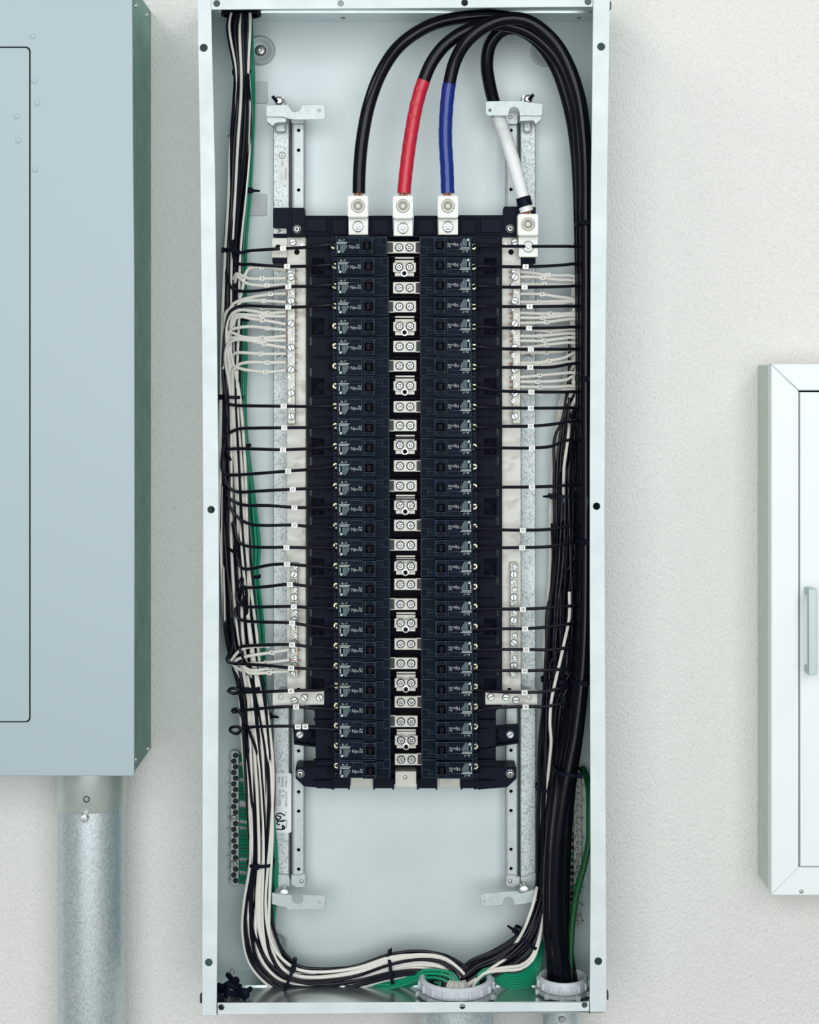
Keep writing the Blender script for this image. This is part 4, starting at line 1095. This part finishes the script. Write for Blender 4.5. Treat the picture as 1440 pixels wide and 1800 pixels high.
tie(979, 1194, -.0425, 27 * k5, .0205, 0, 'black cable tie on the right bundle crossed by a lone white wire', .2, False)
tie(964, 1384, -.0425, 22 * k5, .0205, 2, 'black cable tie on the right bundle beside the lower right ear of the chassis', .2, False)
tie(926, 1648, -.0475, 25 * k5, .024, 36, 'black cable tie on the right bundle at its bottom bend, stubby head', -1.0, True, tail_ang=215)
k9 = kk(-.09)
for px, py, hw, lb in ((1026, 395, 14, 'topmost black tie round the thick cables, beside the neutral lug'), (1027, 666, 14, 'black tie round the thick cables beside the end of the right terminal strip'), (1027, 949, 14, 'black tie round the thick cables below the middle screw hole of the right lip'),
                       (1022, 1194, 17, 'black tie round the thick cables beside the right cross link'), (998, 1353, 24, 'lowest black tie round the thick cables, beside the bottom breaker row')):
    tie(px, py, -.079, hw * k9, .029, 0 if py < 1300 else 8, lb, .75 if py > 1300 else .1, False)

# ------------------------------------------------------------------ ground bars
def ground_bar(L):
    GY = -.018
    x0, x1, y0, y1 = (406, 419.5, 1320, 1556) if L else (1009, 1022.5, 1368, 1629)
    t = thing('ground_bar', ('dull ground bar with dark screws at the lower left of the back panel' if L else 'pale ground bar with round screws half hidden behind the thick cables'), 'bus bar', P((x0 + x1) / 2, y1, BY))
    mb = MB(); mb.pplate(rrect(x0, y0, x1, y1, 4), GY, BY); part('bar', mb, 'galvanized' if L else 'tin_plate', t, .0005)
    n = 23 if L else 24
    for j in range(n):
        y = y0 + 8 + (y1 - y0 - 16) * j / (n - 1)
        put('slot_dark' if (L and j not in (11, 19)) else 'slot_small' if not L else 'slot_big', (x0 + x1) / 2 + (1.5, -1.5)[j % 2], y, GY, t, rot=random.uniform(0, 180))
    # fine bare ends poking out of the far side
    mb = MB()
    for j in range(11 if L else 9):
        y = y0 + 14 + (y1 - y0 - 24) * j / (10 if L else 8) + random.uniform(-4, 4)
        xx = x0 - random.uniform(4, 8) if L else x1 + random.uniform(4, 7)
        mb.tube([P(x0 if L else x1, y, GY + .005), P(xx, y - 1, GY + .004)], .0008, 5)
    part('bare_ends', mb, 'steel', t)['kind'] = 'stuff'
ground_bar(True); ground_bar(False)
gaps = [1342, 1372, 1412, 1443, 1455, 1512, 1532]
y = 1326; cnt = 0
while y < 1553:
    if not any(abs(y - g) < 4 for g in gaps):
        s = random.uniform(0, 4); cnt += 1
        wire('ground_wire', [P(419, y, -.013), P(428, y + s * .4, -.014), P(438, y + s, -.016), P(448, y + s + 3, -.018), P(458, y + s + 14, -.02), P(466, y + s + 40, -.021)], 'wire_green',
             'short green ground wire under the left bundle, %s down the left ground bar' % nth(cnt), 'wire', 'green wires on the left ground bar', r=.00175, n=6)
    y += 5.6
y = 1466; cnt = 0
while y < 1612:
    s = random.uniform(-1, 2); cnt += 1
    wire('ground_wire', [P(1010, y, -.013), P(1001, y + s, -.014), P(990, y + s + 2, -.015), P(982, y + s + 20, -.017)], 'wire_black' if int(y) % 2 else 'wire_dark_green',
         'short dark wire behind the thick cables, %s down the right ground bar' % nth(cnt), 'wire', 'dark wires on the right ground bar', r=.0023, n=6)
    y += 11.5

# ------------------------------------------------------------------ bushings and conduits below the panel
def bushing(px, Yc, r, label, nr):
    c = Vector((PX(px, Yc), Yc, ZB + .0034))
    t = thing('conduit_bushing', label, 'bushing', c)
    mb = MB(); mb.lathe([(r * 1.0, .001), (r * 1.0, .006)], center=c, axis='Z', n=40)
    for j in range(10):
        a = 2 * math.pi * (j + .3) / 10
        p = c + Vector((math.cos(a), math.sin(a), 0)) * r * .995
        mb.box(p.x - .0034, p.x + .0034, p.y - .003, p.y + .003, c.z + .0005, c.z + .0065)
    part('locknut', mb, 'galvanized', t, .0004)
    mb = MB(); h0, h1 = .0068, .0220
    mb.lathe([(r * .84, h0), (r * .93, h0), (r * .96, h0 + .002), (r * .96, h1 - .009), (r * .955, h1 - .003), (r * .90, h1), (r * .84, h1), (r * .80, h1 - .002), (r * .78, h1 - .006), (r * .78, h0)], center=c, axis='Z', n=56)
    part('plastic_ring', mb, 'bushing_grey', t)
    mb = MB()
    for j in range(nr):
        a = 2 * math.pi * (j + .5) / nr
        p = c + Vector((math.cos(a), math.sin(a), 0)) * r * .965
        mb.box(p.x - .0016, p.x + .0016, p.y - .0016, p.y + .0016, c.z + h0 + .002, c.z + h1 - .004)
    part('ring_rib', mb, 'bushing_grey', t, .0005)
    mb = MB(); mb.lathe([(r * .78, -.0006), (r * .78, .0004)], center=c, axis='Z', n=40); part('throat', mb, 'void', t)
bushing(802, -.087, .0495, 'larger grey plastic conduit bushing full of small wires on the box bottom', 18)
bushing(990, -.083, .0335, 'smaller grey plastic conduit bushing with the thick cables in the bottom corner', 16)

def pipe(name, label, px, Yc, r, z_top, z_bot, collar, m='pipe_metal'):
    c = Vector((PX(px, Yc), Yc, z_top))
    t = thing('conduit', label, 'conduit', (c.x, c.y, z_bot))
    mb = MB(); mb.lathe([(r, z_bot - z_top), (r, -.002)], center=c, axis='Z', n=48); part('pipe', mb, m, t)
    if collar:
        cr, ch = collar
        mb = MB(); mb.lathe([(cr * .985, -ch), (cr, -ch + .0015), (cr, 0)], center=c, axis='Z', n=48); part('collar', mb, 'collar_metal', t)
    return t
cp = pipe('conduit', 'large galvanized conduit rising into the closed grey cabinet at left', 160.5, -.058, 60 * kk(-.058 - .044), PZ(1364, -.146) + .001, -1.35, (64.5 * kk(-.058 - .048), 82 * kk(-.1)))
mb = MB(); q = P(152, 1405, -.058 - 64.5 * kk(-.1)); mb.lathe([(.0042, -.003), (.0042, .0008), (.003, .0008), (.0026, -.001), (.0001, -.0012)], center=q, n=14); part('set_screw', mb, 'dark_steel', cp)
mb = MB(); q = P(148.5, 1437, -.058 - 64.5 * kk(-.1)); mb.lathe([(.0055, -.003), (.0055, .004), (.0048, .006), (.003, .0062)], center=q, n=8); part('hex_screw', mb, 'steel', cp)
pipe('conduit', 'wide galvanized conduit leaving the open panel below the larger bushing', 802, -.087, .0475, ZB - .0005, -1.35, None)
cp = pipe('conduit', 'narrow galvanized conduit leaving the open panel below the smaller bushing', 988, -.083, .0245, ZB - .0005, -1.35, None)
mb = MB(); mb.lathe([(.0045, -.003), (.0045, .003), (.0035, .0045), (.0015, .0045), (.001, .003)], center=P(988, 1791, -.083 - .0245), n=12); part('set_screw', mb, 'steel', cp)

# ------------------------------------------------------------------ loose screws in the bottom left corner
def loose_screw(loc, rx, rz, label):
    mb = MB(); mb.lathe([(.0075, 0), (.0072, .003), (.005, .0048), (.001, .0055)], n=18)
    mb2 = MB(); mb2.lathe([(.0028, -.016), (.0034, -.014), (.0034, 0)], n=10)
    t = thing('loose_screw', label, 'screw', loc, 'black screws lying in the bottom corner')
    rot = Matrix.Rotation(R(rz), 3, 'Z') @ Matrix.Rotation(R(rx), 3, 'X')
    for nm, m_ in (('screw_head', mb), ('screw_shank', mb2)):
        part(nm, MB().add([Vector(loc) + rot @ Vector(v) for v in m_.v], m_.f), 'black_plastic', t)
zf = ZB + .0016
for (px, Y, dz, rx, rz, lb) in ((388, -.085, .0078, 10, -40, 'black screw at the far left of the loose heap, against the box side'), (411, -.068, .010, 20, 40, 'black screw standing behind the loose heap in the bottom left corner'), (401, -.10, .0078, -15, -75, 'black screw lying tip left in the middle of the loose heap'),
                                (430, -.104, .0078, 5, -25, 'black screw at the right end of the loose heap, head facing out'), (417, -.088, .0078, 30, 100, 'black screw lying deepest in the middle of the loose heap'), (384, -.122, .0078, 0, 20, 'black screw nearest the left front corner of the box')):
    loose_screw(Vector((PX(px, Y), Y, zf + dz)), rx, rz, lb)

# ------------------------------------------------------------------ adhesive tie pads on the back panel
for (x0, y0, x1, y1, lb) in ((446, 143, 470, 181, 'upper grey square adhesive pad on the back panel by the left bundle'), (431, 341, 469, 379, 'lower grey square adhesive pad on the back panel beside the left rail')):
    mb = MB(); mb.pplate(rrect(x0, y0, x1, y1, 1.5), BY - .003, BY); solo('adhesive_pad', mb, 'pad_grey', lb, 'pad', 'grey adhesive pads', .0006)

# ------------------------------------------------------------------ closed grey cabinet at the left
GY = -.146
cab = thing('electrical_cabinet', 'closed grey electrical cabinet with a flush door, cut off at the left edge', 'cabinet', (PX(-150, 0), -.07, PZ(1364, GY)))
XE = PX(235.5, GY); z0, z1 = PZ(1364, GY), PZ(-28, GY); xw = XE - .68
doorx1, dy0, dy1 = 53.5, 82, 1270
mb = MB(); mb.pplate([(-700, -28), (232, -28), (233.5, 200), (236, 480), (236.5, 900), (236, 1364), (-700, 1364)], GY, GY + .002, [rrect(-560, dy0, doorx1, dy1, 8)]); part('cover', mb, 'grey_paint', cab, .0006)
mb = MB(); mb.pplate(rrect(-558, dy0 + 2.2, doorx1 - 2.3, dy1 - 2.2, 7), GY + .0002, GY + .0016); part('door', mb, 'grey_paint', cab, .0005)
mb = MB(); mb.pbox(-562, doorx1 + 3, dy0 - 3, dy1 + 3, GY + .00202, GY + .00218); part('door_recess', mb, 'void', cab)
mb = MB(); mb.box(PX(-700, GY), XE - .0012, GY + .0022, -.0005, z0 + .0015, z1 - .0015); part('box_body', mb, 'shaded_side_paint', cab, .001)
for px, py in ((57, 63), (60.5, 142), (65.5, 181), (28.5, 204), (61.5, 298), (32, 247)):
    mb = MB(); mb.lathe([(.0040, 0), (.0034, .0007), (.0022, .0010), (.0008, .0011)], center=P(px, py, GY + (.0002 if px < 50 else 0)), n=16); part('weld_dimple', mb, 'grey_paint', cab)
for (Y, z) in ((-.125, PZ(1335, -.125)), (-.03, PZ(1316, -.03)), (-.125, PZ(10, -.125)), (-.04, PZ(26, -.04))):
    mb = MB(); m_ = MB(); m_.lathe([(.004, 0), (.0038, .0015), (.002, .0024)], n=12)
    part('rivet', MB().add([Vector((XE - .0012 - v[1], Y + v[0], z + v[2])) for v in m_.v], m_.f), 'steel', cab)

# ------------------------------------------------------------------ white cabinet at the right
WY = -.085
wc = thing('wall_cabinet', 'white flush wall cabinet with mitred frame and pull handle, cut off at right', 'cabinet', (PX(1540, 0), -.04, PZ(1574, WY)))
x0, x1, y0, y1 = 1356, 1800, 640, 1574; fw = 48.5
fr = [[(x0, y0), (x1, y0), (x1 - fw, y0 + fw - 2), (x0 + fw, y0 + fw - 2)], [(x0, y1), (x0 + fw, y1 - fw), (x1 - fw, y1 - fw), (x1, y1)],
      [(x0, y0 + .8), (x0 + fw, y0 + fw - 1), (x0 + fw, y1 - fw), (x0, y1 - .8)], [(x1, y0 + .8), (x1, y1 - .8), (x1 - fw, y1 - fw), (x1 - fw, y0 + fw - 1)]]
for f in fr:
    mb = MB(); mb.pplate(f, WY, WY + .02); part('frame_piece', mb, 'white_paint', wc, .0011)
mb = MB(); mb.pplate([(x0 + fw + 2.6, y0 + fw + .8), (x1 - fw - 2, y0 + fw + .8), (x1 - fw - 2, y1 - fw - 2.8), (x0 + fw + 2.6, y1 - fw - 2.8)], WY + .0008, WY + .018); part('door', mb, 'white_paint', wc, .0006)
mb = MB(); mb.pbox(x0 + 10, x1 - 10, y0 + 10, y1 - 10, WY + .0188, WY + .0200); part('door_recess', mb, 'void', wc)
mb = MB(); mb.box(PX(x0 + 1, WY), PX(x1 - 1, WY), WY + .0202, -.0005, PZ(y1 - 1, WY), PZ(y0 + 1, WY)); part('box_body', mb, 'white_paint_shaded', wc, .001)
mb = MB(); hy = WY - .030
mb.pbox(1421.5, 1436, 1035, 1187, hy, hy + .008)
hd = part('pull_handle', mb, 'handle_metal', wc, .0008)
for a, b in ((1035.5, 1048), (1174, 1186.5)):
    mb = MB(); mb.pbox(1422, 1435, a, b, hy + .007, WY + .001); part('handle_post', mb, 'handle_metal', hd, .0006)
put('tiny', 1409, 1567, WY, wc)
